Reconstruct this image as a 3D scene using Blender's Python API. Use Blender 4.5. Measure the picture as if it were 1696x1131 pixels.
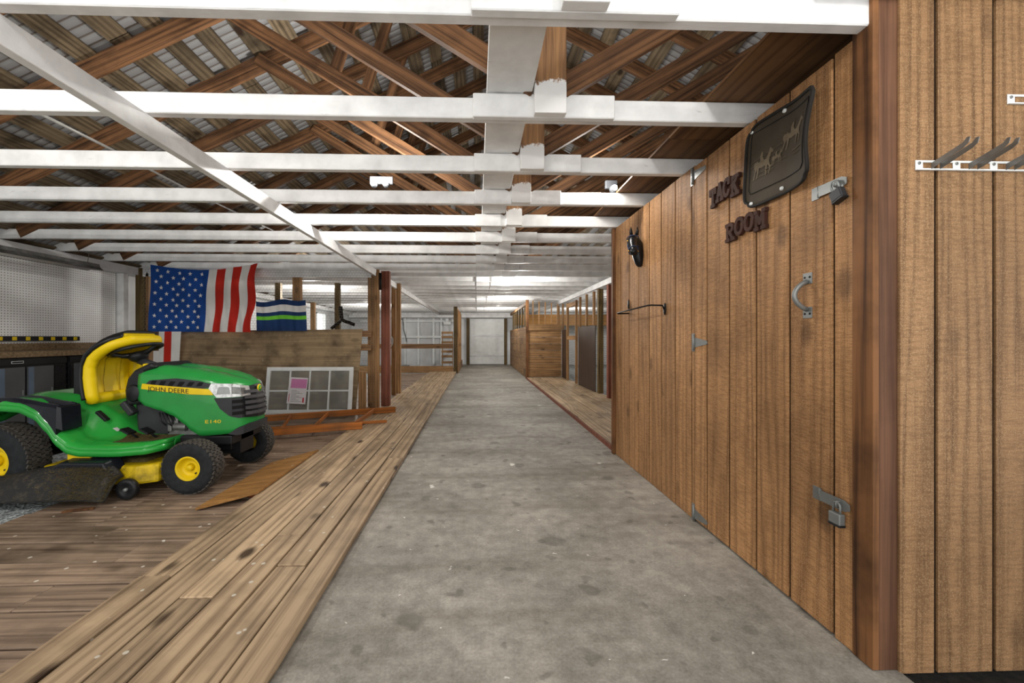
import bpy, math, random
from mathutils import Vector, Matrix, Euler
random.seed(7)
for o in list(bpy.data.objects): bpy.data.objects.remove(o)
SC = bpy.context.scene
COL = SC.collection
# ---------------------------------------------------------------- camera
YAW = math.radians(1.8); EYE = 1.12; F = 660.0
cd = bpy.data.cameras.new('camera'); cam = bpy.data.objects.new('camera', cd); COL.objects.link(cam)
cd.sensor_width = 36; cd.lens = F/1696*36
cam.location = (0, 0, EYE); cam.rotation_euler = (math.pi/2, 0, -YAW)
cd.shift_x = (848-811)/1696; cd.shift_y = -(565.5-560)/1696
cd.clip_start = .02
SC.camera = cam
# ---------------------------------------------------------------- light and exposure
w = bpy.data.worlds.new('world'); SC.world = w; w.use_nodes = True
w.node_tree.nodes['Background'].inputs[0].default_value = (1, .995, .98, 1)
w.node_tree.nodes['Background'].inputs[1].default_value = 1.0
SC.view_settings.view_transform = 'Standard'; SC.view_settings.look = 'None'
SC.view_settings.exposure = 1.0; SC.view_settings.gamma = 1; SC.view_settings.use_curve_mapping = False
def lamp(loc, power, size=.05, col=(1, .96, .9)):
    l = bpy.data.lights.new('flood_or_fill_light', 'POINT'); l.energy = power; l.shadow_soft_size = size; l.color = col  # shared by the flood lights and the added fill lights
    o = bpy.data.objects.new('flood_or_fill_light', l); COL.objects.link(o); o.location = loc; return o
lamp((-1.0, 3.50, 2.52), 20); lamp((-.82, 3.50, 2.52), 20); lamp((.98, 3.12, 2.36), 9)
lamp((-2.5, .5, 2.62), 46, .06); lamp((.95, .25, 2.6), 17, .06)  # added fill near the camera, no fixture, lifts overall brightness
for yy in (7.0, 10.4, 13.8): lamp((.75, yy, 2.05), 34, .12)  # added fill along the aisle, no fixture behind it
for yy in (8.2, 12.6): lamp((-3.4, yy, 2.05), 40, .12)  # added fill for the left stalls, also without fixtures
lamp((3.9, 9.0, 2.0), 30, .12); lamp((3.7, 14.0, 2.0), 30, .12)  # added fill for the right stalls, no lamp modelled
# ---------------------------------------------------------------- pixel helpers (for measuring only)
ca, sa = math.cos(YAW), math.sin(YAW)
def ray(px, py):
    dx = (px-811)/F; return Vector((dx*ca+sa, -dx*sa+ca, -(py-560)/F))
def atY(px, py, Y): d = ray(px, py); t = Y/d.y; return Vector((d.x*t, Y, EYE+d.z*t))
def atX(px, py, X): d = ray(px, py); t = X/d.x; return Vector((X, d.y*t, EYE+d.z*t))
def atZ(px, py, Z=0): d = ray(px, py); t = (Z-EYE)/d.z; return Vector((d.x*t, d.y*t, Z))
# ---------------------------------------------------------------- materials
def lin(c):
    if isinstance(c, str): c = [int(c[i:i+2], 16)/255 for i in (0, 2, 4)]
    return tuple(((v/12.92) if v <= .04045 else ((v+.055)/1.055)**2.4) for v in c)+(1,)
class NT:
    def __init__(s, name):
        s.m = bpy.data.materials.new(name); s.m.use_nodes = True; s.t = s.m.node_tree; s.b = s.t.nodes['Principled BSDF']
    def n(s, typ, **kw):
        nd = s.t.nodes.new('ShaderNode'+typ)
        for k, v in kw.items():
            if k.startswith('i_'):
                key = k[2:]; key = int(key) if key.isdigit() else key.replace('_', ' ')
                s.put(nd.inputs[key], v)
            else: setattr(nd, k, v)
        return nd
    def put(s, inp, v):
        if hasattr(v, 'is_output') or isinstance(v, bpy.types.NodeSocket): s.t.links.new(v, inp)
        else: inp.default_value = v
    def math(s, op, a, b=None, clamp=False):
        nd = s.t.nodes.new('ShaderNodeMath'); nd.operation = op; nd.use_clamp = clamp; s.put(nd.inputs[0], a)
        if b is not None: s.put(nd.inputs[1], b)
        return nd.outputs[0]
    def mix(s, fac, a, b, mode='MIX'):
        nd = s.t.nodes.new('ShaderNodeMix'); nd.data_type = 'RGBA'; nd.blend_type = mode
        s.put(nd.inputs[0], fac); s.put(nd.inputs[6], a); s.put(nd.inputs[7], b); return nd.outputs[2]
    def ramp(s, fac, stops):
        nd = s.t.nodes.new('ShaderNodeValToRGB'); cr = nd.color_ramp
        while len(cr.elements) < len(stops): cr.elements.new(.5)
        for e, (p, c) in zip(cr.elements, stops): e.position = p; e.color = c if len(c) == 4 else lin(c)
        s.put(nd.inputs[0], fac); return nd.outputs[0]
    def bump(s, h, st=.3, dist=.01):
        nd = s.n('Bump', i_Strength=st, i_Distance=dist, i_Height=h); s.t.links.new(nd.outputs[0], s.b.inputs['Normal'])
    def base(s, c, rough=.6, metal=0):
        s.put(s.b.inputs['Base Color'], c); s.put(s.b.inputs['Roughness'], rough); s.b.inputs['Metallic'].default_value = metal
    def coord(s): return s.n('TexCoord').outputs['Object']
    def noise(s, v, scale, detail=3, rough=.55, dist=0):
        return s.n('TexNoise', i_Vector=v, i_Scale=scale, i_Detail=detail, i_Roughness=rough, i_Distortion=dist).outputs[0]
    def mapv(s, v, sc=(1, 1, 1), loc=(0, 0, 0)):
        return s.n('Mapping', i_Vector=v, i_Scale=sc, i_Location=loc).outputs[0]
W1 = (1, 1, 1, 1); B0 = (0, 0, 0, 1)
def plain(name, col, rough=.5, metal=0, var=.12, vs=8, bump=0, **kw):
    m = NT(name); c = m.coord(); n = m.noise(c, vs, 4)
    col = lin(col); dk = tuple(v*(1-var*2) for v in col[:3])+(1,)
    m.base(m.ramp(n, [(.3, dk), (.65, col)]), rough, metal)
    if bump: m.bump(m.noise(c, vs*8, 4), bump)
    m.b.inputs['Specular IOR Level'].default_value = .3
    for k, v in kw.items(): m.b.inputs[k.replace('_', ' ')].default_value = v
    return m.m
def wood(name, dark, light, axis=0, ring=9, fine=60, dirt='3a2a1a', dirt_amt=.35, knots=.5, rough=.65, rndoff=True, dist=2.2, rstr=.55, bump=.25, var=.5, specks=0, saw=0):
    """grain runs along axis; a per-face 'rnd' value shifts and tints each board"""
    m = NT(name); c = m.coord()
    rnd = m.n('Attribute', attribute_name='rnd').outputs['Fac']
    orn = m.n('ObjectInfo').outputs['Random']
    r = m.math('ADD', rnd, orn)
    off = m.n('CombineXYZ', i_X=m.math('MULTIPLY', r, 37.1), i_Y=m.math('MULTIPLY', r, 17.7), i_Z=m.math('MULTIPLY', r, 23.3)).outputs[0]
    v = m.n('VectorMath', operation='ADD', i_0=c, i_1=off).outputs[0]
    sc = [1, 1, 1]; sc[axis] = .07
    sv = m.mapv(v, tuple(sc))
    sc2 = [1, 1, 1]; sc2[axis] = .02
    fv = m.mapv(v, tuple(sc2))
    sx = m.n('SeparateXYZ', i_0=v); oth = [k for k in range(3) if k != axis]
    across = m.math('ADD', sx.outputs[oth[0]], m.math('MULTIPLY', sx.outputs[oth[1]], .8))
    base = m.noise(sv, 4.5, 2, .5, .3)
    rings = m.math('FRACT', m.math('ADD', m.math('MULTIPLY', across, ring*4), m.math('MULTIPLY', base, ring*1.1)))
    tri = m.math('ABSOLUTE', m.math('SUBTRACT', rings, .5))           # 0..0.5
    fin = m.noise(fv, fine, 3, .7)
    f = m.math('ADD', m.math('MULTIPLY', tri, rstr*1.3), m.math('MULTIPLY', fin, .75))
    col = m.ramp(f, [(.26, lin(dark)), (.62, lin(light))])
    if saw:
        sw = m.noise(m.mapv(v, (.12, .12, 1)), 170, 2, .6)
        col = m.mix(m.math('MULTIPLY', m.ramp(sw, [(.42, W1), (.55, B0)]), saw), col, lin(dark))
        col = m.mix(m.math('MULTIPLY', m.ramp(m.noise(v, 320, 2, .5), [(.5, B0), (.7, W1)]), saw), col, lin('d9b98c'))
    d = m.noise(v, 2.6, 5, .6)
    col = m.mix(m.math('MULTIPLY', m.ramp(d, [(.45, B0), (.75, W1)]), dirt_amt), col, lin(dirt))
    hv = m.math('ADD', m.math('MULTIPLY', m.math('FRACT', m.math('MULTIPLY', r, 7.31)), var), 1-var*.55)
    col = m.mix(1, col, m.n('CombineColor', i_0=hv, i_1=hv, i_2=hv).outputs[0], 'MULTIPLY')
    if knots:
        sk = [1, 1, 1]; sk[axis] = .55
        vo = m.n('TexVoronoi', i_Vector=m.mapv(v, tuple(sk)), i_Scale=4.2).outputs['Distance']
        k = m.ramp(m.math('ADD', vo, m.math('MULTIPLY', fin, .08)), [(.13, W1), (.22, B0)])
        col = m.mix(m.math('MULTIPLY', k, knots), col, lin('2a190e'))
    if specks:
        vo = m.n('TexVoronoi', i_Vector=v, i_Scale=9.0).outputs['Distance']
        col = m.mix(m.math('MULTIPLY', m.ramp(vo, [(.07, W1), (.09, B0)]), specks), col, lin('d8d4c8'))
    m.base(col, rough); m.bump(m.math('ADD', fin, m.math('MULTIPLY', tri, .8)), bump, .004)
    m.b.inputs['Specular IOR Level'].default_value = .25
    return m.m
M = {}
M['web'] = wood('truss wood', '35241a', '855f40', 0, 5, 80, '1d120b', .7, .5, var=.6, rstr=.4)
M['sheath'] = wood('weathered roof board', '463a2d', '8a7a62', 1, 4, 50, '1f160d', 1.0, .9, var=.6, rstr=.35)
M['wall'] = wood('grooved plywood siding', '76502f', 'b58558', 2, 5, 90, '553a20', .5, .5, rstr=.45, var=.2, bump=.5, saw=.5)
M['wallf'] = wood('rough sawn siding', '674a30', 'a27c57', 2, 6, 95, '5a4026', .4, .3, rstr=.5, var=.14, bump=.6, saw=.4)
M['groove'] = plain('dark brown groove', '27180b', .9)  # groove bottoms darker than the siding face
M['stain'] = wood('stained trim wood', '3a2416', '7a5333', 2, 4, 60, '1c0e07', .9, .2, rstr=.5)
M['redtrim'] = wood('dark reddish trim wood', '452d20', '6f4e39', 2, 4, 70, '2b180f', .4, .1, rstr=.3)
M['walk'] = wood('worn walkway plank', '7b6650', 'bba283', 1, 4, 90, '4d3f31', .6, .9, rough=.6, var=.35, specks=.7, bump=.35, rstr=.5)
M['stall'] = wood('dirty floor board', '655347', 'a18b77', 0, 4, 90, '33291f', .75, .5, rough=.5, var=.35, specks=.8, bump=.35, rstr=.4)
M['post'] = wood('stud wood', '6e4e30', 'a98258', 2, 5, 60, '453020', .45, .5, var=.35, rstr=.4)
M['rail'] = wood('rail wood', '5f4631', '936f4c', 0, 5, 60, '453020', .45, .5, var=.35, rstr=.4)
M['raily'] = wood('rail wood lengthwise', '6e4e30', 'a98258', 1, 5, 60, '453020', .45, .5, var=.35, rstr=.4)
M['oldpost'] = wood('old dark post', '3c301d', '6f5b38', 2, 5, 60, '1f180c', .5, .4, rstr=.4)
M['redpost'] = wood('red brown painted post', '633527', '925a46', 2, 3, 40, '3c1a12', .4, 0, var=.15, rstr=.2)
M['ply'] = wood('dirty plywood sheet', '7d684e', 'a89170', 0, 2, 40, '3a2d20', 1.0, .35, rstr=.25, var=.1, specks=.3)
M['plyedge'] = wood('honey plywood', '7f5a31', 'ab7d46', 0, 2, 50, '5a3e22', .5, 0, rstr=.25, var=.1, specks=.5)
M['plyceil'] = wood('brown ceiling plywood', '40291a', '765536', 1, 4, 40, '26180d', .5, 0, rstr=.6, var=.1)
M['brownpanel'] = wood('dark brown panel', '33261f', '4f3f35', 2, 2, 60, '201712', .4, 0, rstr=.2, var=.1, rough=.45)
M['boxwood'] = wood('stall board', '6d5136', 'a78259', 0, 5, 60, '453020', .5, .7, var=.4, rstr=.4)
M['boxwoody'] = wood('stall board lengthwise', '6e4f33', '9b7a57', 1, 5, 60, '3b2a1c', .6, .6, var=.4, rstr=.4)
M['orange'] = wood('orange ladder wood', '78491f', 'b0682c', 0, 4, 50, '4f3d2c', .8, 0, var=.15, rstr=.3)
def paint():
    m = NT('white painted wood'); c = m.coord()
    g = m.noise(m.mapv(c, (.15, 1, 1)), 40, 4, .7)
    big = m.noise(c, 5, 4)
    col = m.ramp(big, [(.3, 'd3d4d4'), (.6, 'eeefef')])
    crack = m.ramp(m.noise(m.mapv(c, (.12, 1, 1)), 22, 5, .7, .6), [(.30, W1), (.36, B0)])
    col = m.mix(m.math('MULTIPLY', crack, .4), col, lin('8a8782'))
    m.base(col, .5); m.bump(g, .35, .004); return m.m
M['white'] = paint()
def kingpaint():
    m = NT('king post part painted'); c = m.coord()
    z = m.n('SeparateXYZ', i_0=c).outputs[2]
    n = m.noise(c, 22, 5, .7)
    edge = m.math('ADD', z, m.math('MULTIPLY', n, .16))
    mask = m.ramp(m.math('SUBTRACT', edge, .15), [(.055, W1), (.07, B0)])
    fin = m.noise(m.mapv(c, (1, 1, .03)), 60, 3, .7)
    wd = m.ramp(fin, [(.3, '5a3a22'), (.7, 'a57a4e')])
    m.base(m.mix(mask, wd, lin('ebebea')), .6); m.bump(fin, .3, .004); return m.m
M['king'] = kingpaint()
def concrete():
    m = NT('stained concrete'); c = m.coord()
    n1 = m.noise(c, 1.1, 6, .6); n2 = m.noise(c, 11, 7, .7); n3 = m.noise(c, 90, 4, .75)
    f = m.math('ADD', m.math('MULTIPLY', n1, .45), m.math('ADD', m.math('MULTIPLY', n2, .4), m.math('MULTIPLY', n3, .3)))
    col = m.ramp(f, [(.42, '68645c'), (.56, '918c83'), (.70, 'b5b0a6')])
    wv = m.n('VectorMath', operation='ADD', i_0=c, i_1=m.mapv(m.n('TexNoise', i_Vector=c, i_Scale=7.0, i_Detail=4.0).outputs['Color'], (.16, .16, .16))).outputs[0]
    def spots(v, sc, r0, r1, loc):
        return m.ramp(m.n('TexVoronoi', voronoi_dimensions='2D', i_Vector=m.mapv(v, (1, 1, 1), loc), i_Scale=sc).outputs['Distance'], [(r0, W1), (r1, B0)])
    for sc, r0, r1, a, cc, lo in ((1.3, .05, .08, .5, '4f4b43', (.6, .1, 0)), (2.1, .04, .07, .45, '4a473f', (.2, 0, 0)), (3.3, .03, .06, .4, '4a473f', (2.7, .4, 0))):
        col = m.mix(m.math('MULTIPLY', spots(wv, sc, r0, r1, lo), a), col, lin(cc))
    col = m.mix(m.math('MULTIPLY', spots(wv, 2.6, .010, .016, (3.3, 1.7, 0)), .85), col, lin('e8e6de'))
    col = m.mix(m.math('MULTIPLY', spots(wv, .8, .014, .018, (5.3, 2.7, 0)), .85), col, lin('e8e6de'))
    bands = m.noise(m.mapv(c, (.22, 1.2, 1)), 2.0, 5, .65)
    col = m.mix(m.math('MULTIPLY', m.ramp(bands, [(.5, B0), (.68, W1)]), .55), col, lin('57503f'))
    m.base(col, .72); m.bump(m.math('ADD', n2, n3), .25, .004)
    return m.m
M['concrete'] = concrete()
def gravel():
    m = NT('grey gravel'); c = m.coord()
    v = m.n('TexVoronoi', i_Vector=c, i_Scale=60.0)
    m.base(m.ramp(m.n('SeparateColor', i_0=v.outputs['Color']).outputs[0], [(0, '5c6062'), (.5, '8f9698'), (1, 'c2c9c9')]), .8)
    m.bump(v.outputs['Distance'], 1, .01); return m.m
M['gravel'] = gravel()
M['rubble'] = plain('dark rubble', '26241f', .9, 0, .45, 45, 1.0)
def peg():
    m = NT('white pegboard'); c = m.coord()
    sp = m.n('SeparateXYZ', i_0=c)
    def ax(o): return m.math('SUBTRACT', m.math('FRACT', m.math('MULTIPLY', o, 1/.03)), .5)
    y, z = ax(sp.outputs[1]), ax(sp.outputs[2])
    d = m.math('SQRT', m.math('ADD', m.math('MULTIPLY', y, y), m.math('MULTIPLY', z, z)))
    mask = m.math('LESS_THAN', d, .16)
    m.base(m.mix(mask, m.ramp(m.noise(c, 3, 4), [(.3, 'e4e3e0'), (.7, 'f2f2f0')]), lin('2b2927')), .5); return m.m
M['peg'] = peg()
def metalroof():
    m = NT('pale ribbed metal roofing'); c = m.coord()
    y = m.n('SeparateXYZ', i_0=c).outputs[1]
    f = m.math('FRACT', m.math('MULTIPLY', y, 1/.075))
    m.base(m.ramp(f, [(0, 'a7a8aa'), (.45, '98999c'), (.5, '665f5a'), (.62, '7b736c'), (.7, 'a3a5a7')]), .45, .0)
    m.bump(m.math('ABSOLUTE', m.math('SUBTRACT', f, .5)), .8, .02); return m.m
M['roof'] = metalroof()
def whitewall():
    m = NT('white painted sheet wall'); c = m.coord()
    m.base(m.ramp(m.noise(c, 1.2, 4), [(.35, 'c4c5c6'), (.65, 'e4e6e8')]), .5); return m.m
M['whitewall'] = whitewall()
M['jgreen'] = plain('bright green plastic', '2a9a3c', .25, 0, .08, 3, Coat_Weight=.3)
M['hoodgreen'] = plain('bright green hood', '289040', .28, 0, .12, 4, Coat_Weight=.2)
M['jyellow'] = plain('yellow paint', 'e6c510', .4, 0, .08, 6)
M['seat'] = plain('yellow vinyl', 'e9c90c', .42, 0, .04, 3)
M['dirtyyellow'] = plain('dirty yellow steel', 'd4b512', .5, 0, .3, 18)
M['black'] = plain('black plastic', '1c1d1f', .42, 0, .2, 6)
def dusty():
    m = NT('dusty black plastic'); c = m.coord(); n = m.noise(c, 26, 6, .75)
    m.base(m.ramp(n, [(.5, '1b1b1b'), (.66, '40392d'), (.8, '6b5c40')]), .7); m.bump(n, .3, .01); return m.m
M['dustyblack'] = dusty()
M['clip'] = plain('straw coloured clippings', '8a7a4c', .9, 0, .4, 90)
M['trayblack'] = plain('glossy black plastic', '1b1d24', .25, 0, .1, 6)
M['darkgrey'] = plain('charcoal plastic', '303134', .5, 0, .15, 10)
M['grillegrey'] = plain('dark grey grille plastic', '4b4b4e', .45)
M['recess_shade'] = plain('dark recess shade', '08080a', .8, 0, .1)  # near-black colour stands in for shade in gaps, voids and slots
M['tire'] = plain('tire rubber', '24272a', .75, 0, .25, 30, .3)
M['tread'] = plain('dusty tread rubber', '55504a', .85, 0, .25, 40, .4)
M['steel'] = plain('zinc plated steel', '8f9291', .5, .6, .1, 12)
M['dullsteel'] = plain('dull steel', '8d8e8c', .45, .7, .2, 20)
M['lensm'] = plain('clear headlight lens', 'd5d7d6', .12, .3, .25, 40)
M['iron'] = plain('black iron', '1d1a18', .5, .5, .2, 20)
M['rubber'] = plain('dark rubber mat', '463d30', .8, 0, .12, 5, .1)
M['rubberrim'] = plain('black rubber rim', '24211e', .8, 0, .1, 5)
M['etch'] = plain('pale etched rubber', '6f624e', .8, 0, .1, 20)
M['signbrown'] = plain('dark brown cut wood', '46291f', .8, 0, .2, 12)
M['horse'] = plain('black glazed horse head', '15161a', .3, 0, .2, 12)
M['blueleather'] = plain('blue bridle', '2c3a5a', .5)
M['gold'] = plain('brass', 'c9a049', .35, .8)
M['cloth_blue'] = plain('blue cloth', '174a98', .8, 0, .12, 4)
M['cloth_white'] = plain('white cloth', 'e9e8e4', .8, 0, .05, 4)
M['cloth_red'] = plain('red cloth', 'c62a1c', .8, 0, .1, 4)
M['navy'] = plain('navy cloth', '1b3a6a', .75, 0, .12, 6)
M['lime'] = plain('lime cloth', '74d03a', .75, 0, .05, 6)
M['greydoor'] = plain('grey cabinet door', '5b5c5e', .4, .2, .1, 4)
M['bluegrey'] = plain('blue grey steel strip', '6f7f93', .35, .4, .1, 4)
M['plastictread'] = plain('black tread plate', '141416', .4, 0, .3, 60, .6)
M['osb'] = plain('old particle board', '8c7557', .7, 0, .3, 40, .2)
M['paper'] = plain('white paper', 'ece9ea', .7, 0, .03)
M['pink'] = plain('pink print', 'e08fc2', .7, 0, .12, 60)
M['redink'] = plain('red print', 'c8283a', .7)
M['greyink'] = plain('grey print', '9a989c', .7)
M['wire'] = plain('galvanised wire', '8f8a7e', .4, .5, .1)
M['grass'] = plain('dried grass clippings', '6b5c34', .9, 0, .35, 60, .5)
M['whitepaint'] = plain('white gloss paint', 'ecefee', .35, 0, .06)
M['brick'] = plain('red brick', '8a4a30', .8, 0, .2, 20)
M['conduit'] = plain('grey conduit', 'b9b9b5', .4, .3)
def emis(name, st, col=(1, .97, .92, 1)):
    m = NT(name); m.base((1, 1, 1, 1)); m.b.inputs['Emission Color'].default_value = col; m.b.inputs['Emission Strength'].default_value = st; return m.m
M['glow'] = emis('lit lamp', 25)
def glass():
    m = NT('window glass'); m.base((.9, .95, .95, 1), .03); m.b.inputs['Transmission Weight'].default_value = 1; m.b.inputs['IOR'].default_value = 1.1; return m.m
M['glass'] = glass()
M['bglass'] = plain('thin dusty glass', 'b8bdb8', .1, 0, .1, 3, Alpha=.22)
# ---------------------------------------------------------------- mesh builder
class MB:
    def __init__(s): s.v = []; s.f = []; s.m = []; s.r = []; s.sm = []
    def add(s, vs, fs, mat=0, rnd=None, smooth=False):
        k = len(s.v); rnd = random.random() if rnd is None else rnd
        s.v += [tuple(p) for p in vs]
        for f in fs: s.f.append([i+k for i in f]); s.m.append(mat); s.r.append(rnd); s.sm.append(smooth)
        return s
    def box(s, x0, x1, y0, y1, z0, z1, mat=0, rnd=None):
        vs = [(x, y, z) for x in (x0, x1) for y in (y0, y1) for z in (z0, z1)]
        return s.add(vs, [(0, 1, 3, 2), (4, 6, 7, 5), (0, 4, 5, 1), (2, 3, 7, 6), (0, 2, 6, 4), (1, 5, 7, 3)], mat, rnd)
    def obox(s, mat4, x0, x1, y0, y1, z0, z1, mat=0, rnd=None):
        vs = [mat4 @ Vector((x, y, z)) for x in (x0, x1) for y in (y0, y1) for z in (z0, z1)]
        return s.add(vs, [(0, 1, 3, 2), (4, 6, 7, 5), (0, 4, 5, 1), (2, 3, 7, 6), (0, 2, 6, 4), (1, 5, 7, 3)], mat, rnd)
    def prism(s, poly, f0, f1, mat=0, smooth=False):
        """poly: 2-D points; f0, f1 map a 2-D point to 3-D on either face"""
        n = len(poly); vs = [f0(p) for p in poly]+[f1(p) for p in poly]
        fs = [tuple(range(n))[::-1], tuple(range(n, 2*n))]+[(i, (i+1) % n, n+(i+1) % n, n+i) for i in range(n)]
        return s.add(vs, fs, mat, None, smooth)
    def tube(s, pts, r, n=8, mat=0, cap=True, closed=False):
        pts = [Vector(p) for p in pts]; L = len(pts); rr = r if hasattr(r, '__len__') else [r]*L
        vs = []; up = None
        for i, p in enumerate(pts):
            a = pts[(i-1) % L] if (closed or i > 0) else p; b = pts[(i+1) % L] if (closed or i < L-1) else p
            t = (b-a).normalized()
            if up is None: up = t.orthogonal().normalized()
            u = (up-t*up.dot(t)); u = u.normalized() if u.length > 1e-6 else t.orthogonal().normalized(); up = u; w_ = t.cross(u)
            for j in range(n):
                an = 2*math.pi*j/n; vs.append(p+(u*math.cos(an)+w_*math.sin(an))*rr[i])
        fs = []
        for i in range(L if closed else L-1):
            for j in range(n): a = i*n+j; b = i*n+(j+1) % n; c = ((i+1) % L)*n+(j+1) % n; d = ((i+1) % L)*n+j; fs.append((a, b, c, d))
        if cap and not closed: fs += [tuple(range(n))[::-1], tuple(range((L-1)*n, L*n))]
        return s.add(vs, fs, mat, None, n > 4)
    def lathe(s, prof, fn, n=32, mat=0, closed=False, smooth=True):
        """prof: (radius, axial); fn(radius, axial, angle) -> point"""
        L = len(prof); vs = [fn(r, a, 2*math.pi*j/n) for (r, a) in prof for j in range(n)]
        fs = []
        for i in range(L if closed else L-1):
            for j in range(n): fs.append((i*n+j, i*n+(j+1) % n, ((i+1) % L)*n+(j+1) % n, ((i+1) % L)*n+j))
        return s.add(vs, fs, mat, None, smooth)
    def grid(s, fn, nu, nv, mat=0, smooth=True, thick=0):
        vs = [fn(i/nu, j/nv) for i in range(nu+1) for j in range(nv+1)]
        fs = [(i*(nv+1)+j, (i+1)*(nv+1)+j, (i+1)*(nv+1)+j+1, i*(nv+1)+j+1) for i in range(nu) for j in range(nv)]
        if callable(mat):
            k = len(s.v); s.v += [tuple(p) for p in vs]; q = 0
            for i in range(nu):
                for j in range(nv):
                    s.f.append([a+k for a in fs[q]]); s.m.append(mat((i+.5)/nu, (j+.5)/nv)); s.r.append(0); s.sm.append(smooth); q += 1
            return s
        return s.add(vs, fs, mat, None, smooth)
    def build(s, name, mats, parent=None, bevel=0, solid=0, subsurf=0, loc=None, recalc=True, seg=2):
        me = bpy.data.meshes.new(name); me.from_pydata(s.v, [], s.f)
        if not isinstance(mats, (list, tuple)): mats = [mats]
        for mm in mats: me.materials.append(M[mm] if isinstance(mm, str) else mm)
        me.polygons.foreach_set('material_index', s.m); me.polygons.foreach_set('use_smooth', s.sm)
        at = me.attributes.new('rnd', 'FLOAT', 'FACE'); at.data.foreach_set('value', s.r)
        if recalc:
            import bmesh
            b = bmesh.new(); b.from_mesh(me); bmesh.ops.recalc_face_normals(b, faces=b.faces); b.to_mesh(me); b.free()
        me.update()
        o = bpy.data.objects.new(name, me); COL.objects.link(o)
        if loc is not None: o.location = loc
        if parent: o.parent = parent
        if solid: md = o.modifiers.new('s', 'SOLIDIFY'); md.thickness = solid; md.offset = 0
        if bevel: md = o.modifiers.new('b', 'BEVEL'); md.width = bevel; md.segments = seg; md.limit_method = 'ANGLE'
        if subsurf: md = o.modifiers.new('u', 'SUBSURF'); md.levels = subsurf; md.render_levels = subsurf
        return o
def tag(o, label=None, cat=None, group=None, kind=None):
    if label: o['label'] = label
    if cat: o['category'] = cat
    if group: o['group'] = group
    if kind: o['kind'] = kind
    return o
def empty(name, loc, label, cat, group=None, rz=0):
    o = bpy.data.objects.new(name, None); COL.objects.link(o); o.location = loc; o.rotation_euler.z = rz; o.empty_display_size = .1
    return tag(o, label, cat, group)
def copy_tree(o, parent=None):
    c = o.copy(); COL.objects.link(c)
    if parent: c.parent = parent
    for ch in o.children: copy_tree(ch, c)
    return c
def struct(o): o['kind'] = 'structure'; return o
def bx(name, b, mat, parent=None, bevel=.003): return MB().box(*b).build(name, mat, parent, bevel)
ORD = ['nearest', 'second', 'third', 'fourth', 'fifth', 'sixth', 'seventh', 'eighth', 'ninth', 'tenth', 'eleventh', 'twelfth', 'thirteenth', 'fourteenth', 'fifteenth', 'sixteenth', 'seventeenth', 'eighteenth', 'nineteenth', 'twentieth', 'twenty-first', 'twenty-second', 'twenty-third', 'twenty-fourth', 'twenty-fifth', 'twenty-sixth']
def text_mesh(body, size, ext=.0, off=.0):
    cu = bpy.data.curves.new('t', 'FONT'); cu.body = body; cu.size = size; cu.extrude = ext; cu.resolution_u = 3; cu.offset = off
    ob = bpy.data.objects.new('t', cu); COL.objects.link(ob); dg = bpy.context.evaluated_depsgraph_get(); dg.update()
    me = ob.evaluated_get(dg).to_mesh(); vs = [v.co.copy() for v in me.vertices]; fs = [tuple(p.vertices) for p in me.polygons]
    ob.evaluated_get(dg).to_mesh_clear(); bpy.data.objects.remove(ob); bpy.data.curves.remove(cu)
    return vs, fs
# ================================================================ SETTING
XW, XL, XR, YB, YF = 1.335, -5.3, 5.9, 17.0, -1.6      # tack wall, outer walls, end wall, open front
CB = 2.183                                             # underside of the truss chords
struct(MB().box(-.70, 1.42, YF, YB, -.1, 0).box(1.42, 2.4, 1.4, YB, -.1, 0).build('floor', 'concrete'))
struct(MB().box(XL, -2.87, YF, YB, -.12, -.02).box(2.4, XR, 1.4, YB, -.1, -.02).box(XL-.2, XR+.2, YF, YB+.2, -.3, -.125).build('ground', 'gravel'))
struct(MB().box(1.425, XR, YF, 1.39, -.1, -.01).build('rubble_ground', 'rubble'))
# stall floor boards, running across
mb = MB(); y = YF
while y < 12.6:
    wd = random.uniform(.17, .2); x0 = -2.87+random.uniform(-.03, .03)
    jx = random.uniform(-2.4, -1.8)
    for a, b in ((x0, jx), (jx+.003, -.9)):
        mb.box(a, b, y, y+wd-random.uniform(.004, .012), -.04, random.uniform(-.003, .003))
    y += wd
struct(mb.build('stall_floor', 'stall', bevel=.003, seg=1))
struct(MB().box(-2.85, -.9, YF, 12.6, -.1, -.045).build('board_gap_shade', 'recess_shade'))  # near-black sheet paints the shade between the floor boards
# walkway planks on the left of the aisle
def planks(x0, x1, n, ya, yb, zt, name):
    mb = MB(); ww = (x1-x0)/n
    for i in range(n):
        y = ya-random.uniform(0, 1.5)
        while y < yb:
            L = random.uniform(2.6, 4.2); y2 = min(y+L, yb)
            mb.box(x0+i*ww+random.uniform(.003, .006), x0+(i+1)*ww-random.uniform(.003, .006), max(y, ya), y2-.004, zt-.042+.002, zt+random.uniform(-.003, .003))
            y = y2
    return mb.build(name, 'walk', bevel=.004, seg=1)
struct(planks(-1.52, -.662, 6, YF, 12.9, .05, 'walkway_boards'))
struct(planks(1.36, 2.42, 6, 3.9, 10.85, .05, 'walkway_boards'))
struct(MB().box(1.34, 1.36, 3.86, 10.85, 0, .045).build('trim_1', 'redpost'))
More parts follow.
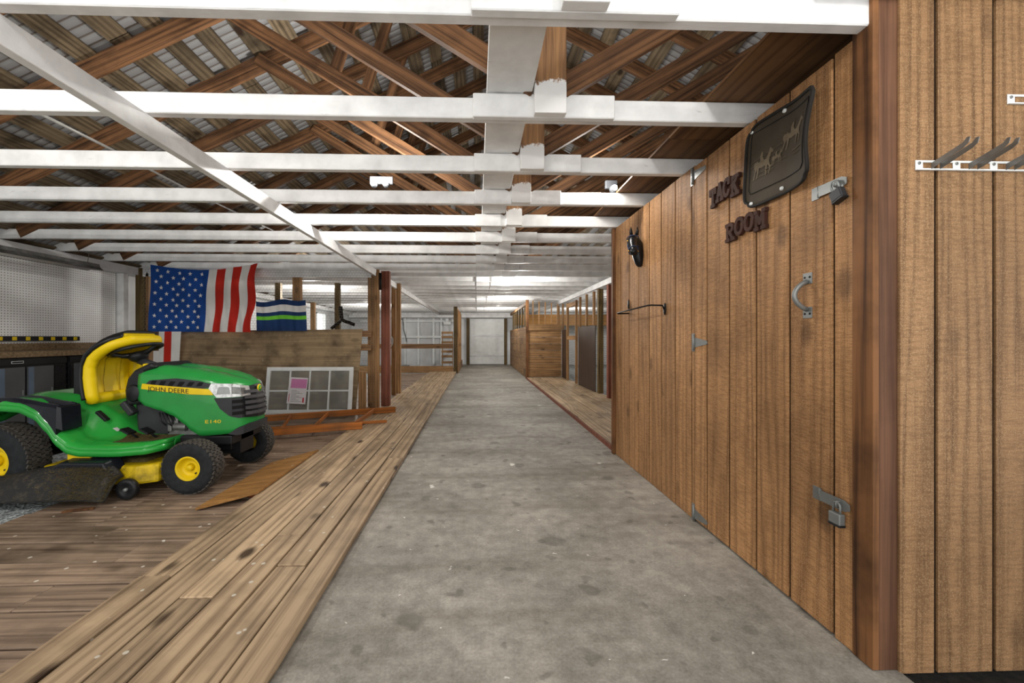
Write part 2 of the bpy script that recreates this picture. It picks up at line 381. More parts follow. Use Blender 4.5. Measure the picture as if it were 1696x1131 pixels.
# outer walls
mb = MB()
WN = [(11.45, 12.15), (13.3, 14.1), (8.2, 8.7)]
ys = sorted(WN); y = YF
for a, b in ys: mb.box(XL-.1, XL, y, a, -.1, 2.7); mb.box(XL-.1, XL, a, b, -.1, 1.3); mb.box(XL-.1, XL, a, b, 1.98, 2.7); y = b
mb.box(XL-.1, XL, y, YB, -.1, 2.7)
struct(mb.build('wall_left', 'whitewall'))
for i, (a, b) in enumerate(ys):
    g = MB().box(XL-.06, XL+.02, a, a+.04, 1.3, 1.98).box(XL-.06, XL+.02, b-.04, b, 1.3, 1.98).box(XL-.06, XL+.02, a, b, 1.3, 1.34).box(XL-.06, XL+.02, a, b, 1.94, 1.98)
    struct(g.build('window_%d' % (i+1), 'whitepaint'))
struct(MB().box(XR, XR+.1, 1.3, YB, -.1, 2.7).build('wall_right', 'whitewall'))
struct(MB().box(XL, XR, YB, YB+.1, -.1, 5.2).build('wall_back', 'whitewall'))
# roof: ribbed metal over spaced boards
RX, RZ, SL = .34, 4.86, .5
mb = MB()
for sgn in (-1, 1):
    xe = XL-.3 if sgn < 0 else XR+.3
    zt = lambda x: RZ-abs(x-RX)*SL+.12
    a = (RX, zt(RX)); b = (xe, zt(xe))
    mb.prism([(a[0], a[1]), (b[0], b[1]), (b[0], b[1]+.02), (a[0], a[1]+.02)], lambda p: (p[0], YF, p[1]), lambda p: (p[0], YB+.1, p[1]))
struct(mb.build('ceiling', 'roof'))
mb = MB(); cs, sn = math.cos(math.atan(SL)), math.sin(math.atan(SL))
for sgn in (-1, 1):
    d = .03
    while d < 6.2:
        wd = random.uniform(.135, .165)
        M4 = Matrix.Translation((RX+sgn*d*cs, 0, RZ-d*sn+.098)) @ Matrix.Rotation(-sgn*math.atan(-SL) if False else sgn*math.atan(SL), 4, 'Y')
        y = YF
        while y < YB:
            L = random.uniform(2.4, 4.8); y2 = min(y+L, YB)
            x0, x1 = (0, wd) if sgn > 0 else (-wd, 0)
            mb.obox(M4, x0, x1, y, y2-.01, -.022, 0); y = y2
        d += wd+random.uniform(.11, .15)
struct(mb.build('roof_boards', 'sheath'))
# ================================================================ TRUSSES
def board(name, p0, p1, width, thick, mat, parent=None, bevel=.004, up=(0, 0, 1)):
    """rectangular timber from p0 to p1 (centre line), grain on local X; width along up, thick across"""
    p0, p1 = Vector(p0), Vector(p1); t = (p1-p0); L = t.length; t.normalize()
    u = Vector(up); u = (u-t*u.dot(t)).normalized(); s = u.cross(t)
    o = MB().box(0, L, -thick/2, thick/2, -width/2, width/2).build(name, mat, parent, bevel, seg=1)
    o.matrix_local = Matrix((tuple(t)+(0,), tuple(s)+(0,), tuple(u)+(0,), (0, 0, 0, 1))).transposed() if False else Matrix.Translation(p0) @ Matrix([[t.x, s.x, u.x, 0], [t.y, s.y, u.y, 0], [t.z, s.z, u.z, 0], [0, 0, 0, 1]])
    return o
def truss(k, Y, full, src=None):
    lab = 'white-chorded wooden roof truss across the barn, %s of the row from the camera' % ORD[k]
    if src:
        t = src.copy(); COL.objects.link(t); t.location.y = Y; t['label'] = lab
        for ch in src.children:
            if full or ch.name.split('.')[0] in ('bottom_chord', 'splice_board', 'king_post'):
                c = ch.copy(); COL.objects.link(c); c.parent = t
        return t
    t = empty('roof_truss', (0, Y, CB), lab, 'roof truss', 'roof trusses')
    board('bottom_chord', (XL+.02, .024, .05), (XR-.02, .024, .05), .1, .046, 'white', t)
    board('splice_board', (-.02, -.018, .045), (.66, -.018, .045), .112, .036, 'white', t)
    MB().box(.268, .418, -.078, -.037, -.012, RZ-CB-.05).build('king_post', 'king', t, .004)
    for sg in (-1, 1):
        xe = XL+.42 if sg < 0 else XR-.3
        z = lambda x: RZ-abs(x-RX)*SL-CB
        board('rafter', (RX, .02, z(RX)), (xe, .02, z(xe)), .15, .042, 'web', t)
        board('web_brace', (RX+sg*.06, -.022, .13), (RX+sg*2.37, -.022, 1.52), .105, .042, 'web', t)
    board('collar_strut', (RX-1.5, .064, .98), (RX-1.15, .064, z(RX-1.15)), .09, .036, 'web', t)
    return t
Y0, DY = 1.31, .615
t0 = truss(0, Y0, True)
for k in range(1, 25): truss(k, Y0+DY*k, k < 12, t0)
o = MB().box(.045, .262, YF, YB-.1, CB+.105, CB+.145).build('ceiling_plank', 'white', bevel=.004); tag(o, 'wide white plank running down the aisle on top of the truss chords', 'plank')
def longbeam(name, x, ya, yb, z0, z1, label, mat='white', w=.045):
    return tag(MB().box(x-w/2, x+w/2, ya, yb, z0, z1).build(name, mat, bevel=.004), label, 'beam')
longbeam('stall_header_beam', -1.575, YF, YB-.02, CB-.105, CB-.004, 'long white beam under the trusses along the left stall fronts')
longbeam('stall_header_beam', 2.33, 3.95, YB-.62, CB-.105, CB-.004, 'long white beam under the trusses along the right stall fronts')
longbeam('wall_plate', XL+.12, YF, YB-.02, CB-.115, CB-.004, 'white timber plate on the left wall above the pegboard', w=.2)
o = MB().box(XL+.05, XR-.05, YB-.5, YB-.44, 1.97, CB-.003).build('header_board', ['white'], bevel=.004); tag(o, 'white header board across the far end under the ceiling', 'board')
# brown plywood over the tack room
mb = MB()
for i, (a, b) in enumerate(((1.2, 2.3), (2.304, 3.9))): mb.box(1.12, 2.6, a, b, CB+.103, CB+.116)
tag(mb.build('plywood_loft_sheet', 'plyceil'), 'brown plywood sheeting laid on the trusses over the tack room', 'plywood')
# ================================================================ TACK ROOM WALL (grooved siding)
def siding_x(mb, ya, yb, z0, z1, grooves, X, gw=.013, th=.016):
    """panel facing -X with real grooves"""
    edges = [ya]+[g for g in sorted(grooves) if ya+.01 < g < yb-.01]+[yb]
    mb.box(X+th*.55, X+th, ya, yb, z0, z1, 1, rnd=.3)
    for i in range(len(edges)-1):
        a = edges[i]+(gw/2 if i else 0); b = edges[i+1]-(gw/2 if i < len(edges)-2 else 0)
        mb.box(X, X+th*.56, a, b, z0, z1, rnd=.3+.1*random.random())
HS = atX(1151, 560, XW).y; DE = atX(1380, 560, XW).y; YE = atX(1020, 560, XW).y; YN = atX(1410, 560, XW).y
gr = [DE+.004+i*.2035 for i in range(1, 20)]
mb = MB(); siding_x(mb, HS+.004, YE, 0.003, CB-.003, [HS+.004+.035+i*.2035 for i in range(0, 9)], XW)
mb.box(XW, XW+.016, 1.31, DE-.006, 0.003, CB-.003)
mb.box(XW+.02, XW+.06, 1.31, YE, 0, CB-.003, rnd=.9)
struct(mb.build('wall_tack_room', ['wall', 'groove'], bevel=.0015, seg=1))
door = MB(); siding_x(door, DE+.003, HS-.001, 0.012, CB-.012, gr, XW-.002)
door = struct(door.build('door_1', ['wall', 'groove'], bevel=.0015, seg=1))
bx('trim_2', (XW-.03, XW+.0, YE-.0, YE+.045, 0.003, CB-.003), 'stain')['kind'] = 'structure'
struct(MB().box(XW, 4.5, YE+.045, YE+.1, -.02, CB-.003).build('wall_tack_room_end', 'wall'))
# stained corner boards and the front-facing siding wall
TX = atY(1446, 560, 1.297).x; TX2 = atY(1456.5, 560, 1.297).x
bx('trim_3', (TX, TX2, 1.297, atX(1411, 560, TX).y, .003, 2.27), 'stain')['kind'] = 'structure'
bx('trim_5', (TX2+.001, atY(1491, 560, 1.3).x, 1.300, 1.33, .0, 2.75), 'redtrim')['kind'] = 'structure'
mb = MB(); FY = 1.29; xe = [atY(1491, 560, FY).x]+[atY(1551, 560, FY).x+.2035*i for i in range(12)]
zb = atY(1580, 1114, FY).z
mb.box(xe[0], xe[-1], FY+.010, FY+.018, zb, 2.9, 1, rnd=.3)
for i in range(len(xe)-1): mb.box(xe[i]+.007*(i > 0), xe[i+1]-.007, FY, FY+.0101, zb, 2.9, rnd=.3+.1*random.random())
struct(mb.build('wall_front_right', ['wallf', 'groove'], bevel=.0015, seg=1))
struct(MB().box(xe[0]-.02, xe[-1], FY+.02, FY+.1, -.02, .001).build('under_wall_shade', 'recess_shade'))  # near-black strip stands in for the dark void below the wall
tag(bx('sill_board', (1.33, 2.0, FY+.03, FY+.07, .03, .06), 'post'), 'short wooden sill at the foot of the front-facing wall', 'board')
# nail heads and paint drips are left to the siding texture
# ---- hardware helpers on the tack wall plane
def wy(px): return atX(px, 560, XW).y
def wz(px, py): return atX(px, py, XW).z
SX = XW-.002
def t_hinge(px, py):
    y, z = wy(px), wz(px, py)
    h = MB().box(SX-.003, SX, y-.004, y+.028, z-.055, z+.055).build('hinge', 'steel', door, .0006, seg=1)
    MB().prism([(y-.005, z-.03), (y-.005, z+.03), (y-.13, z+.011), (y-.14, z), (y-.13, z-.011)], lambda p: (SX-.0032, p[0], p[1]), lambda p: (SX-.0002, p[0], p[1])).build('strap', 'steel', h)
    MB().tube([(SX-.006, y, z-.05), (SX-.006, y, z+.05)], .006, 10).build('pin', 'steel', h)
    return h
for px, py in ((1149, 292), (1151, 567), (1151, 850)): t_hinge(px, py)
# pull handle
y, z1, z0 = wy(1339), wz(1339, 452), wz(1339, 527)
hd = MB()
for za, zb_ in ((z1-.045, z1), (z0, z0+.045)): hd.box(SX-.003, SX, y-.022, y+.022, za, zb_)
hd = hd.build('handle', 'steel', door, .001)
pts = [(SX-.004-.052*math.sin(math.pi*t)**.7, y+.0, z1-.035-(z1-z0-.07)*t) for t in [i/14 for i in range(15)]]
g = MB(); g.tube(pts, .0095, 10); g.build('grip', 'steel', hd)
for zz in (z1-.018, z0+.018):
    for dy in (-.012, .012): MB().tube([(SX-.0045, y+dy, zz), (SX-.002, y+dy, zz)], .0045, 8).build('screw', 'iron', hd)
def hasp(px0, py0, px1, py1, hh=.045):
    y0, y1 = wy(px0), wy(px1); z0, z1 = wz(px0, py0), wz(px1, py1); z = (z0+z1)/2
    h = MB().box(SX-.003, SX, y0-.035, y0, z-hh*.55, z+hh*.55).build('hasp', 'steel', door, .0008, seg=1)
    MB().tube([(SX-.006, y0-.038, z-hh*.5), (SX-.006, y0-.038, z+hh*.5)], .005, 8).build('pin', 'steel', h)
    a, b = y0-.04, y1
    MB().prism([(a, z-hh*.45), (a, z+hh*.45), (b+.02, z+hh*.45), (b, z+hh*.25), (b, z-hh*.25), (b+.02, z-hh*.45)], lambda p: (SX-.010, p[0], p[1]), lambda p: (SX-.007, p[0], p[1])).build('strap', 'steel', h)
    ys_ = (a*.3+b*.7)
    MB().tube([(SX-.004, ys_, z-.012), (SX-.022, ys_, z-.010), (SX-.026, ys_, z), (SX-.022, ys_, z+.01), (SX-.004, ys_, z+.012)], .003, 8).build('staple', 'steel', h)
    return ys_, z
def padlock(y, z, tilt, label, bm):
    t = empty('padlock', (SX-.02, y, z), label, 'padlock', 'padlocks on the tack room door'); t.rotation_euler = (tilt, 0, 0)
    MB().box(-.014, .010, -.023, .023, -.065, -.024).build('body', bm, t, .004)
    MB().box(-.015, .011, -.024, .024, -.072, -.063).build('bumper', 'black', t, .003)
    pts = [(-.002, -.014, -.026), (-.002, -.014, -.004)]+[(-.002, -.014*math.cos(a), .001+.012*math.sin(a)) for a in [math.pi*i/8 for i in range(9)]]+[(-.002, .014, -.026)]
    MB().tube(pts, .0038, 8).build('shackle', 'steel', t)
    return t
a = hasp(1346, 322, 1407, 300); padlock(a[0], a[1]-.005, -.35, 'dark-cased padlock on the upper door hasp', 'darkgrey')
a = hasp(1348, 817, 1412, 838); padlock(a[0], a[1]-.005, 0, 'silver laminated padlock on the lower door hasp', 'steel')
# word signs
GLY = {'T': [(0, 1, 1, 1), (.5, 1, .5, 0), (.08, 1, .08, .74), (.92, 1, .92, .74), (.25, 0, .75, 0)],
       'A': [(.12, 0, .5, 1), (.5, 1, .88, 0), (.25, .34, .75, .34), (-.02, 0, .3, 0), (.7, 0, 1.02, 0)],
       'C': 'arc', 'O': 'ring', 'K': [(.18, 0, .18, 1), (.2, .42, .85, 1), (.4, .6, .88, 0), (0, 0, .38, 0), (0, 1, .38, 1), (.65, 1, 1, 1), (.68, 0, 1.04, 0)],
       'R': [(.18, 0, .18, 1), (0, 0, .38, 0), (0, 1, .6, 1), (.6, 1, .82, .86), (.82, .86, .82, .66), (.82, .66, .6, .5), (.2, .5, .62, .5), (.5, .5, .86, 0), (.7, 0, 1.04, 0)],
       'M': [(.14, 0, .14, 1), (.14, 1, .5, .3), (.5, .3, .86, 1), (.86, 1, .86, 0), (-.02, 0, .3, 0), (.7, 0, 1.02, 0), (0, 1, .2, 1), (.8, 1, 1, 1)]}
def word(body, px0, px1, pyc0, pyc1, hpx, label, name):
    ya, yb = wy(px0), wy(px1); zc = (wz(px0, pyc0)+wz(px1, pyc1))/2; H = hpx*(ya+yb)/2/F*.84
    t = empty(name, (XW, (ya+yb)/2, zc), label, 'word sign'); n = len(body); cw = (yb-ya)/n; th = H*.115
    for k, ch in enumerate(body):
        g = GLY[ch]; st = g
        if g in ('arc', 'ring'):
            a0, a1 = (.16, 1.84) if g == 'arc' else (0, 2); P = [(.5+.42*math.cos(math.pi*(a0+(a1-a0)*i/16)), .5+.48*math.sin(math.pi*(a0+(a1-a0)*i/16))) for i in range(17)]
            st = [P[i]+P[i+1] for i in range(16)]
            if g == 'arc': st.append((.86, .68, .9, .98))
        mb = MB(); y0 = ya+cw*k+cw*.03; dz = .10*H*math.cos(k/(n-1)*2*math.pi)*-1; bump_ = .012 if k % 2 else 0
        for q, (a, b, c, d) in enumerate(st):
            A = Vector((0, y0+a*cw*.9-t.location.y, (b-.5)*H+dz)); B = Vector((0, y0+c*cw*.9-t.location.y, (d-.5)*H+dz)); T = (B-A).normalized()*th*.6; N = Vector((0, -T.z, T.y)).normalized()*th
            X0, X1 = -.0215-.00025*q, -.006
            A -= T; B += T
            mb.add([Vector((X, *v.yz)) for X in (X0, X1) for v in (A-N, A+N, B+N, B-N)], [(0, 1, 2, 3), (7, 6, 5, 4), (0, 4, 5, 1), (1, 5, 6, 2), (2, 6, 7, 3), (3, 7, 4, 0)])
        mb.build('letter', 'signbrown', t)
    MB().box(-.0075, -.0005, min(ya, yb)+.012-t.location.y, max(ya, yb)-.012-t.location.y, -H*.12, H*.12).build('backing_strip', 'signbrown', t)
    return t
word('TACK', 1181, 1230, 319, 311, 33, 'cut wooden word TACK, upper word partly behind the rubber flap', 'word_sign')
word('ROOM', 1208, 1275, 379, 364, 32, 'cut wooden word ROOM below the rubber flap', 'word_sign')
# rubber flap with etched riders
flap = empty('rubber_flap', (XW, 1.8, 1.8), 'dark rubber flap with etched riders curling off the wall above ROOM', 'rubber mat')
TL, TR, BR, BL = (1240, 214), (1356, 128), (1341, 292), (1233, 350)
def flapP(u, v, off=0):
    # u along the wall towards the camera, v downwards
    x = XW-.014-.065*max(0, u-.55)**1.6/(.45**1.6)*(1-.25*v)-off
    X1 = XW-.014; X2 = XW-.08
    top = atX(TL[0], TL[1], X1).lerp(atX(TR[0], TR[1], X2+.0), u); bot = atX(BL[0], BL[1], X1).lerp(atX(BR[0], BR[1], X2+.012), u)
    p = top.lerp(bot, v); 
    p.y += .035*math.sin(math.pi*v)*(u**3); p.z -= .0
    return Vector((x, p.y-flap.location.y, p.z-flap.location.z)) - Vector((flap.location.x, 0, 0))
def rc(u, v, r=.09):
    # squircle style corner rounding
    a, b = 2*u-1, 2*v-1
    k = 1-r*(abs(a)**6)*(abs(b)**6)*1.6
    return (a*k+1)/2, (b*k+1)/2
MB().grid(lambda u, v: flapP(*rc(u, v)), 24, 24).build('mat', 'rubber', flap, solid=.008)
def flap_strip(poly, w_, name, mat):
    mb = MB(); mb.tube([flapP(u, v, .006) for u, v in poly], w_, 6, closed=True); mb.build(name, mat, flap)
rp = [(.08+.8*i/12, .10) for i in range(13)]+[(.90, .16)]+[(.90, .2+.58*i/8) for i in range(9)]+[(.86, .82)]+[(.84-.74*i/12, .83) for i in range(13)]+[(.07, .78)]+[(.07, .7-.5*i/8) for i in range(9)]
flap_strip(rp, .0022, 'raised_line', 'rubberrim')
ep = [(u, 0.0) for u in [i/20 for i in range(21)]]+[(1, v) for v in [i/20 for i in range(1, 21)]]+[(1-i/20, 1) for i in range(1, 21)]+[(0, 1-i/20) for i in range(1, 20)]
flap_strip([rc(a, b) for a, b in ep], .007, 'rim', 'rubberrim')
for u, v in ((.07, .07), (.50, .04), (.55, .93), (.12, .95)):
    p = flapP(u, v, .004); mb = MB(); mb.lathe([(0, -.008), (.008, -.006), (.009, 0)], lambda r, a, t: (p.x+a, p.y+r*math.cos(t), p.z+r*math.sin(t)), 12); mb.build('bolt', 'whitepaint', flap)
HORSE = [(0, .30), (.06, .36), (.05, .55), (.10, .62), (.16, .60), (.2, .66), (.22, .60), (.30, .56), (.34, .58), (.32, .74), (.36, .84), (.40, .90), (.45, .88), (.46, .80), (.44, .72), (.50, .62), (.52, .57), (.62, .58), (.70, .70), (.76, .86), (.80, .92), (.83, .86), (.93, .76), (.92, .70), (.84, .72), (.80, .60), (.76, .48), (.80, .34), (.86, .26), (.80, .02), (.76, .02), (.79, .25), (.70, .36), (.66, .18), (.66, 0), (.62, 0), (.60, .36), (.40, .34), (.30, .36), (.28, .20), (.22, 0), (.17, 0), (.22, .22), (.20, .36), (.14, .26), (.08, .0), (.03, .0), (.10, .30), (.08, .42), (.04, .30)]
mb = MB()
for (u0, v0, su, sv, fl) in ((.12, .68, .30, .34, 1), (.50, .50, .36, .30, 1), (.38, .60, .16, .16, 1)):
    poly = [(u0+su*a, v0-sv*b) for a, b in HORSE]
    n = len(poly); mb.add([flapP(a, b, .0062) for a, b in poly], [tuple(range(n))])
for i in range(16):
    u = random.uniform(.1, .75); v = .66+random.uniform(-.03, .05)-(.12*u); mb.tube([flapP(u, v, .006), flapP(u+random.uniform(.05, .14), v-.005, .006)], .0012, 4)
for v in (.46, .52): mb.tube([flapP(.08+.05*i, v-.03*i/4, .006) for i in range(10)], .001, 4)
mb.build('etched_riders', 'etch', flap)
# horse head wall ornament
hp = atX(1050, 410, XW-.06)
hh = empty('horse_head_ornament', hp, 'black glazed horse head with blue bridle mounted on the plank wall', 'wall ornament')
mb = MB(); mb.tube([(.055, -.0, -.16), (.045, 0, -.12), (.03, 0, -.04), (.015, 0, .04), (0, 0, .075)], [.022, .04, .05, .052, .035], 14)
mb.tube([(.0, 0, .085), (-.015, -.01, .06), (-.03, -.035, .015), (-.035, -.07, -.03), (-.038, -.095, -.06), (-.038, -.105, -.075)], [.03, .046, .044, .034, .032, .018], 14)
mb.build('head', 'horse', hh, subsurf=1)
for s in (-1, 1): MB().tube([(s*.02, 0, .10), (s*.027, -.003, .13), (s*.026, -.004, .165)], [.013, .013, .002], 8).build('ear', 'horse', hh)
mb = MB()
for c, r, ax in (((-.036, -.078, -.04), .037, (-.1, -.8, -.5)), ((-.012, -.006, .066), .047, (-.2, -.5, -.9))):
    a = Vector(ax).normalized(); u = a.orthogonal().normalized(); v = a.cross(u)
    mb.tube([Vector(c)+(u*math.cos(t)+v*math.sin(t))*r for t in [2*math.pi*i/20 for i in range(20)]], .004, 6, closed=True)
for s in (-1, 1): mb.tube([(s*.044-.01, -.02, .06), (s*.042-.03, -.05, .0), (s*.034-.036, -.078, -.04)], .004, 6)
mb.build('bridle', 'blueleather', hh)
mb = MB()
for s in (-1, 1):
    for c in ((s*.045-.02, -.035, .045), (s*.037-.036, -.078, -.045)): mb.lathe([(0, -.007), (.006, -.004), (.007, 0), (.005, .005), (0, .006)], lambda r, a, t: (c[0]+a*s, c[1]+r*math.cos(t), c[2]+r*math.sin(t)), 10)
mb.build('bosses', 'gold', hh)
# wire blanket rack
rk = empty('wall_rack_bar', (XW, 3.1, 1.3), 'thin dark iron rack bar on round brackets on the plank wall', 'rack')
a = atX(1101, 514, XW-.003); b = atX(1041, 506, XW-.003); c0 = atX(1094, 506, XW-.12); c1 = atX(1029, 516, XW-.12); d0 = Vector((c1.x, c1.y-.1, c1.z))
L = lambda p: Vector(p)-rk.location
MB().tube([L(a), L((XW-.02, a.y, a.z+.035)), L((XW-.1, a.y, a.z+.037)), L((XW-.12, a.y+.015, a.z+.036)), L((XW-.12, b.y-.05, a.z+.02)), L((XW-.1, b.y, a.z+.018)), L((XW-.0, b.y, a.z+.02))], .006, 8).build('bar', 'iron', rk)
for p in (a, b):
    mb = MB(); mb.lathe([(0, -.008), (.022, -.006), (.026, 0)], lambda r, ax, t: (XW+ax-.001-rk.location.x, p.y+r*math.cos(t)*.7-rk.location.y, p.z+.01+r*math.sin(t)*1.7-rk.location.z), 16); mb.build('bracket', 'iron', rk)
# shelf brackets on the front-facing wall
def coat_rail(px0, px1, py0, n, label, h=.034):
    x0 = atY(px0, py0, FY).x; x1 = atY(px1, py0, FY).x; z = atY(px0, py0, FY).z
    t = empty('hanging_rail', (x0, FY, z), label, 'hanging rail', 'white hanging rails'); Lh = x1-x0; Y = -.0008
    mb = MB(); mb.box(0, Lh, Y-.002, Y, -h*.5, -h*.28).box(0, Lh, Y-.002, Y, h*.28, h*.5).box(0, Lh, Y-.007, Y-.002, -h*.5, -h*.42)
    step = .13
    for i in range(n+1): mb.box(min(i*step-.0, Lh-.02), min(i*step+.026, Lh), Y-.002, Y, -h*.28, h*.28)
    mb.build('rail', 'whitepaint', t, .0005, seg=1)
    for i in range(n+1): MB().tube([(i*step+.012, Y-.004, h*.2), (i*step+.012, Y-.001, h*.2)], .005, 8).build('screw', 'steel', t)
    for i in range(n):
        for dx in (.055, .085):
            x = i*step+dx
            MB().prism([(-.003, -.012), (-.003, .008), (-.09, .034), (-.10, .046), (-.108, .044), (-.104, .028), (-.09, .018)], lambda p: (x-.001, p[0], p[1]), lambda p: (x+.001, p[0], p[1])).build('arm', 'dullsteel', t)
    return t
coat_rail(1515, 1800, 274, 3, 'white slotted hanging rail with tilted arms on the front-facing wall')
coat_rail(1667, 1800, 165, 0, 'short white slotted rail near the top right of the wall')
# small mounted light by the plywood
def flood(loc, label, n=2, dx=.18):
    t = empty('flood_light', loc, label, 'ceiling light')
    MB().box(-.05, dx*(n-1)+.05, .03, .06, .02, .09).build('mount', 'darkgrey', t, .006)
    for i in range(n):
        MB().lathe([(0, -.0), (.02, -.002), (.03, .01), (.03, .04), (.02, .06), (0, .065)], lambda r, a, th: (i*dx+r*math.cos(th), a-.04, r*math.sin(th)), 20).build('housing', 'darkgrey', t)
        MB().lathe([(0, -.02), (.014, -.016), (.022, -.003)], lambda r, a, th: (i*dx+r*math.cos(th), a-.0415, r*math.sin(th)), 20).build('lens', 'glow', t)
    return t
p = atY(620, 306, 3.62); flood(p, 'twin-headed lit flood light among the trusses above the mower bay', 2, (atY(640, 306, 3.62)-p).x)
p = atY(1015, 314, 3.2); flood(p, 'single lit flood light by the plywood edge near the tack room', 1)
# conduit among rafters
tag(MB().tube([atY(70, 190, 2.9), atY(190, 250, 3.6), atY(300, 308, 4.5), atY(460, 385, 7.0)], .012, 8).build('conduit_pipe', 'conduit'), 'thin grey conduit pipe running through the trusses above the pegboard', 'pipe')
# ================================================================ LEFT BAY
PYB = 6.12
tag(bx('pegboard_panel', (XL+.06, XL+.075, 1.5, 5.93, 1.0, CB-.12), 'peg', bevel=0), 'large white pegboard on the left wall above the workbench', 'pegboard')
tag(bx('corner_stud', (XL+.04, XL+.17, 5.95, 6.03, -.02, CB-.12), 'white'), 'white painted stud at the right edge of the pegboard', 'stud')
def post(px0, px1, Y, z1=CB-.003, mat='post', name='stall_post', label='', z0=-.0, d=.09, group=None):
    a = atY(px0, 560, Y).x; b = atY(px1, 560, Y).x
    return tag(MB().box(a, b, Y, Y+d, z0, z1).build(name, mat, bevel=.004), label, 'post', group)
post(224, 240, PYB+.02, CB-.01, 'oldpost', label='dark wood post between the pegboard and the striped flag', z0=-.02)
post(241, 246, PYB, 2.1, 'post', name='stud_strip', label='thin pale wood strip at the left edge of the star flag', z0=-.02)
post(484, 497, PYB+.02, label='brown stud with white-painted top above the navy flag', z0=-.0)
# white top rail of the partition
xa, xb = atY(236, 500, PYB).x, -1.62
tag(MB().box(xa, xb, PYB, PYB+.05, CB-.14, CB-.004).build('partition_top_rail', 'white', bevel=.004), 'white top rail of the wire partition behind the flags', 'rail')
tag(MB().box(xa, xb, PYB+.02, PYB+.06, 1.14, 1.235).build('partition_rail', 'rail', bevel=.004), 'brown wooden mid rail of the wire partition behind the plywood', 'rail')
tag(MB().box(xa, -1.62, PYB+.02, PYB+.06, .93, 1.01).build('partition_rail', 'rail', bevel=.004), 'lower wooden rail of the wire partition, mostly behind the plywood', 'rail')
tag(MB().box(atY(597, 600, PYB).x, -1.65, PYB+.02, PYB+.08, .0, .06).build('partition_sill', 'rail', bevel=.004), 'wooden sill between the plywood sheet and the wired stall post', 'sill')
# chicken wire
def chicken(name, P, U, V, lu, lv, cell, label, r=.0011, cat='wire mesh'):
    """hexagonal net in the plane P + u U + v V"""
    r *= 1.35; P, U, V = Vector(P), Vector(U), Vector(V); N = U.cross(V).normalized(); mb = MB(); h = cell*.58
    seg = []; nv = int(lv/(cell*.87)); nu = int(lu/cell)
    for j in range(nv):
        y0 = j*cell*.87; o = (j % 2)*.5*cell
        for i in range(nu):
            x = i*cell+o
            seg.append(((x, y0+.29*cell), (x, y0+.58*cell+.0)))
            seg.append(((x, y0+.58*cell), (x+.5*cell, y0+.87*cell))); seg.append(((x+.5*cell, y0+.87*cell), (x+cell, y0+.58*cell)))
            if False: pass
    vs = []; fs = []
    for (a, b) in seg:
        if max(a[0], b[0]) > lu or max(a[1], b[1]) > lv: continue
        A = P+U*a[0]+V*a[1]; B = P+U*b[0]+V*b[1]; t = (B-A).normalized(); s = t.cross(N)*r; n = N*r; k = len(vs)
        vs += [A+s, A-s*.5+n, A-s*.5-n, B+s, B-s*.5+n, B-s*.5-n]; fs += [(k, k+1, k+4, k+3), (k+1, k+2, k+5, k+4), (k+2, k, k+3, k+5)]
    mb.add(vs, fs); return tag(mb.build(name, 'wire', recalc=False), label, cat)
chicken('chicken_wire', (xa, PYB-.004, 1.2), (1, 0, 0), (0, 0, 1), -1.56-xa, .96, .044, 'chicken wire stretched over the partition behind the two flags')
chicken('chicken_wire', (atY(597, 600, PYB).x, PYB-.004, .06), (1, 0, 0), (0, 0, 1), .22, 1.1, .044, 'narrow strip of chicken wire between the plywood sheet and the stall post')
# posts at the stall front
post(609, 621, 6.25, label='wire-covered wooden post at the near left stall corner', name='stall_post', d=.1)
post(621.3, 627.5, 6.2, label='pale narrow stud on the right of the wire-covered corner post', name='stall_stud', d=.06, z0=.05)
post(631, 645, 6.33, mat='redpost', label='red-brown painted post in the left stall front', name='red_post', d=.1, z0=.05)
post(648, 655, 7.9, label='brown stud behind the red-brown post on the left', d=.1, z0=.0)
post(656, 663, 7.75, label='brown post with pale edge, right of the red-brown post on the left', d=.1, z0=.05)
tag(MB().tube([atY(630, 452, 6.2), atY(630, 480, 6.2)], .02, 8).build('hinge_bracket', 'iron'), 'small dark bracket high on the left side of the red-brown post', 'bracket')
# far posts of deeper stalls
post(455, 464, 7.75, label='brown post behind the chicken wire, above left of the navy flag', mat='oldpost', z0=-.02)
post(554, 562, 7.75, label='brown post with a fan bracket behind the chicken wire', mat='oldpost', z0=-.02)
post(514, 521, 11.9, label='pale post beside the far window behind the wire', z0=-.02)
p = atY(566, 530, 7.6)
fn = empty('wall_fan', p, 'small dark fan blades fixed to a post behind the wire', 'fan')
MB().tube([(-.0, 0, 0), (0, .1, 0)], .03, 10).build('hub', 'iron', fn)
for an in (20, 140, 265):
    r = math.radians(an); MB().obox(Matrix.Rotation(r, 4, 'Y') @ Matrix.Rotation(.4, 4, 'X'), .02, .26, -.006, .006, -.035, .035).build('blade', 'iron', fn, .004)
# plywood sheet leaning on the partition
ply = MB(); A, B = atY(297, 548, 6.06), atY(596, 545, 6.08)
zA = .02
ply.prism([(A.x, zA), (A.x, A.z), (B.x+.04, B.z), (B.x-.02, zA)], lambda p: (p[0], 5.93+(p[1])*.12, p[1]), lambda p: (p[0], 5.945+(p[1])*.12, p[1]))
tag(ply.build('plywood_sheet', 'ply'), 'large grimy plywood sheet leaning on the wire partition', 'plywood')
tag(MB().box(atY(594, 640, 5.98).x, atY(606, 640, 5.98).x, 5.97, 6.0, .0, .62).build('short_board', 'post'), 'short upright board at the right end of the plywood sheet', 'board')
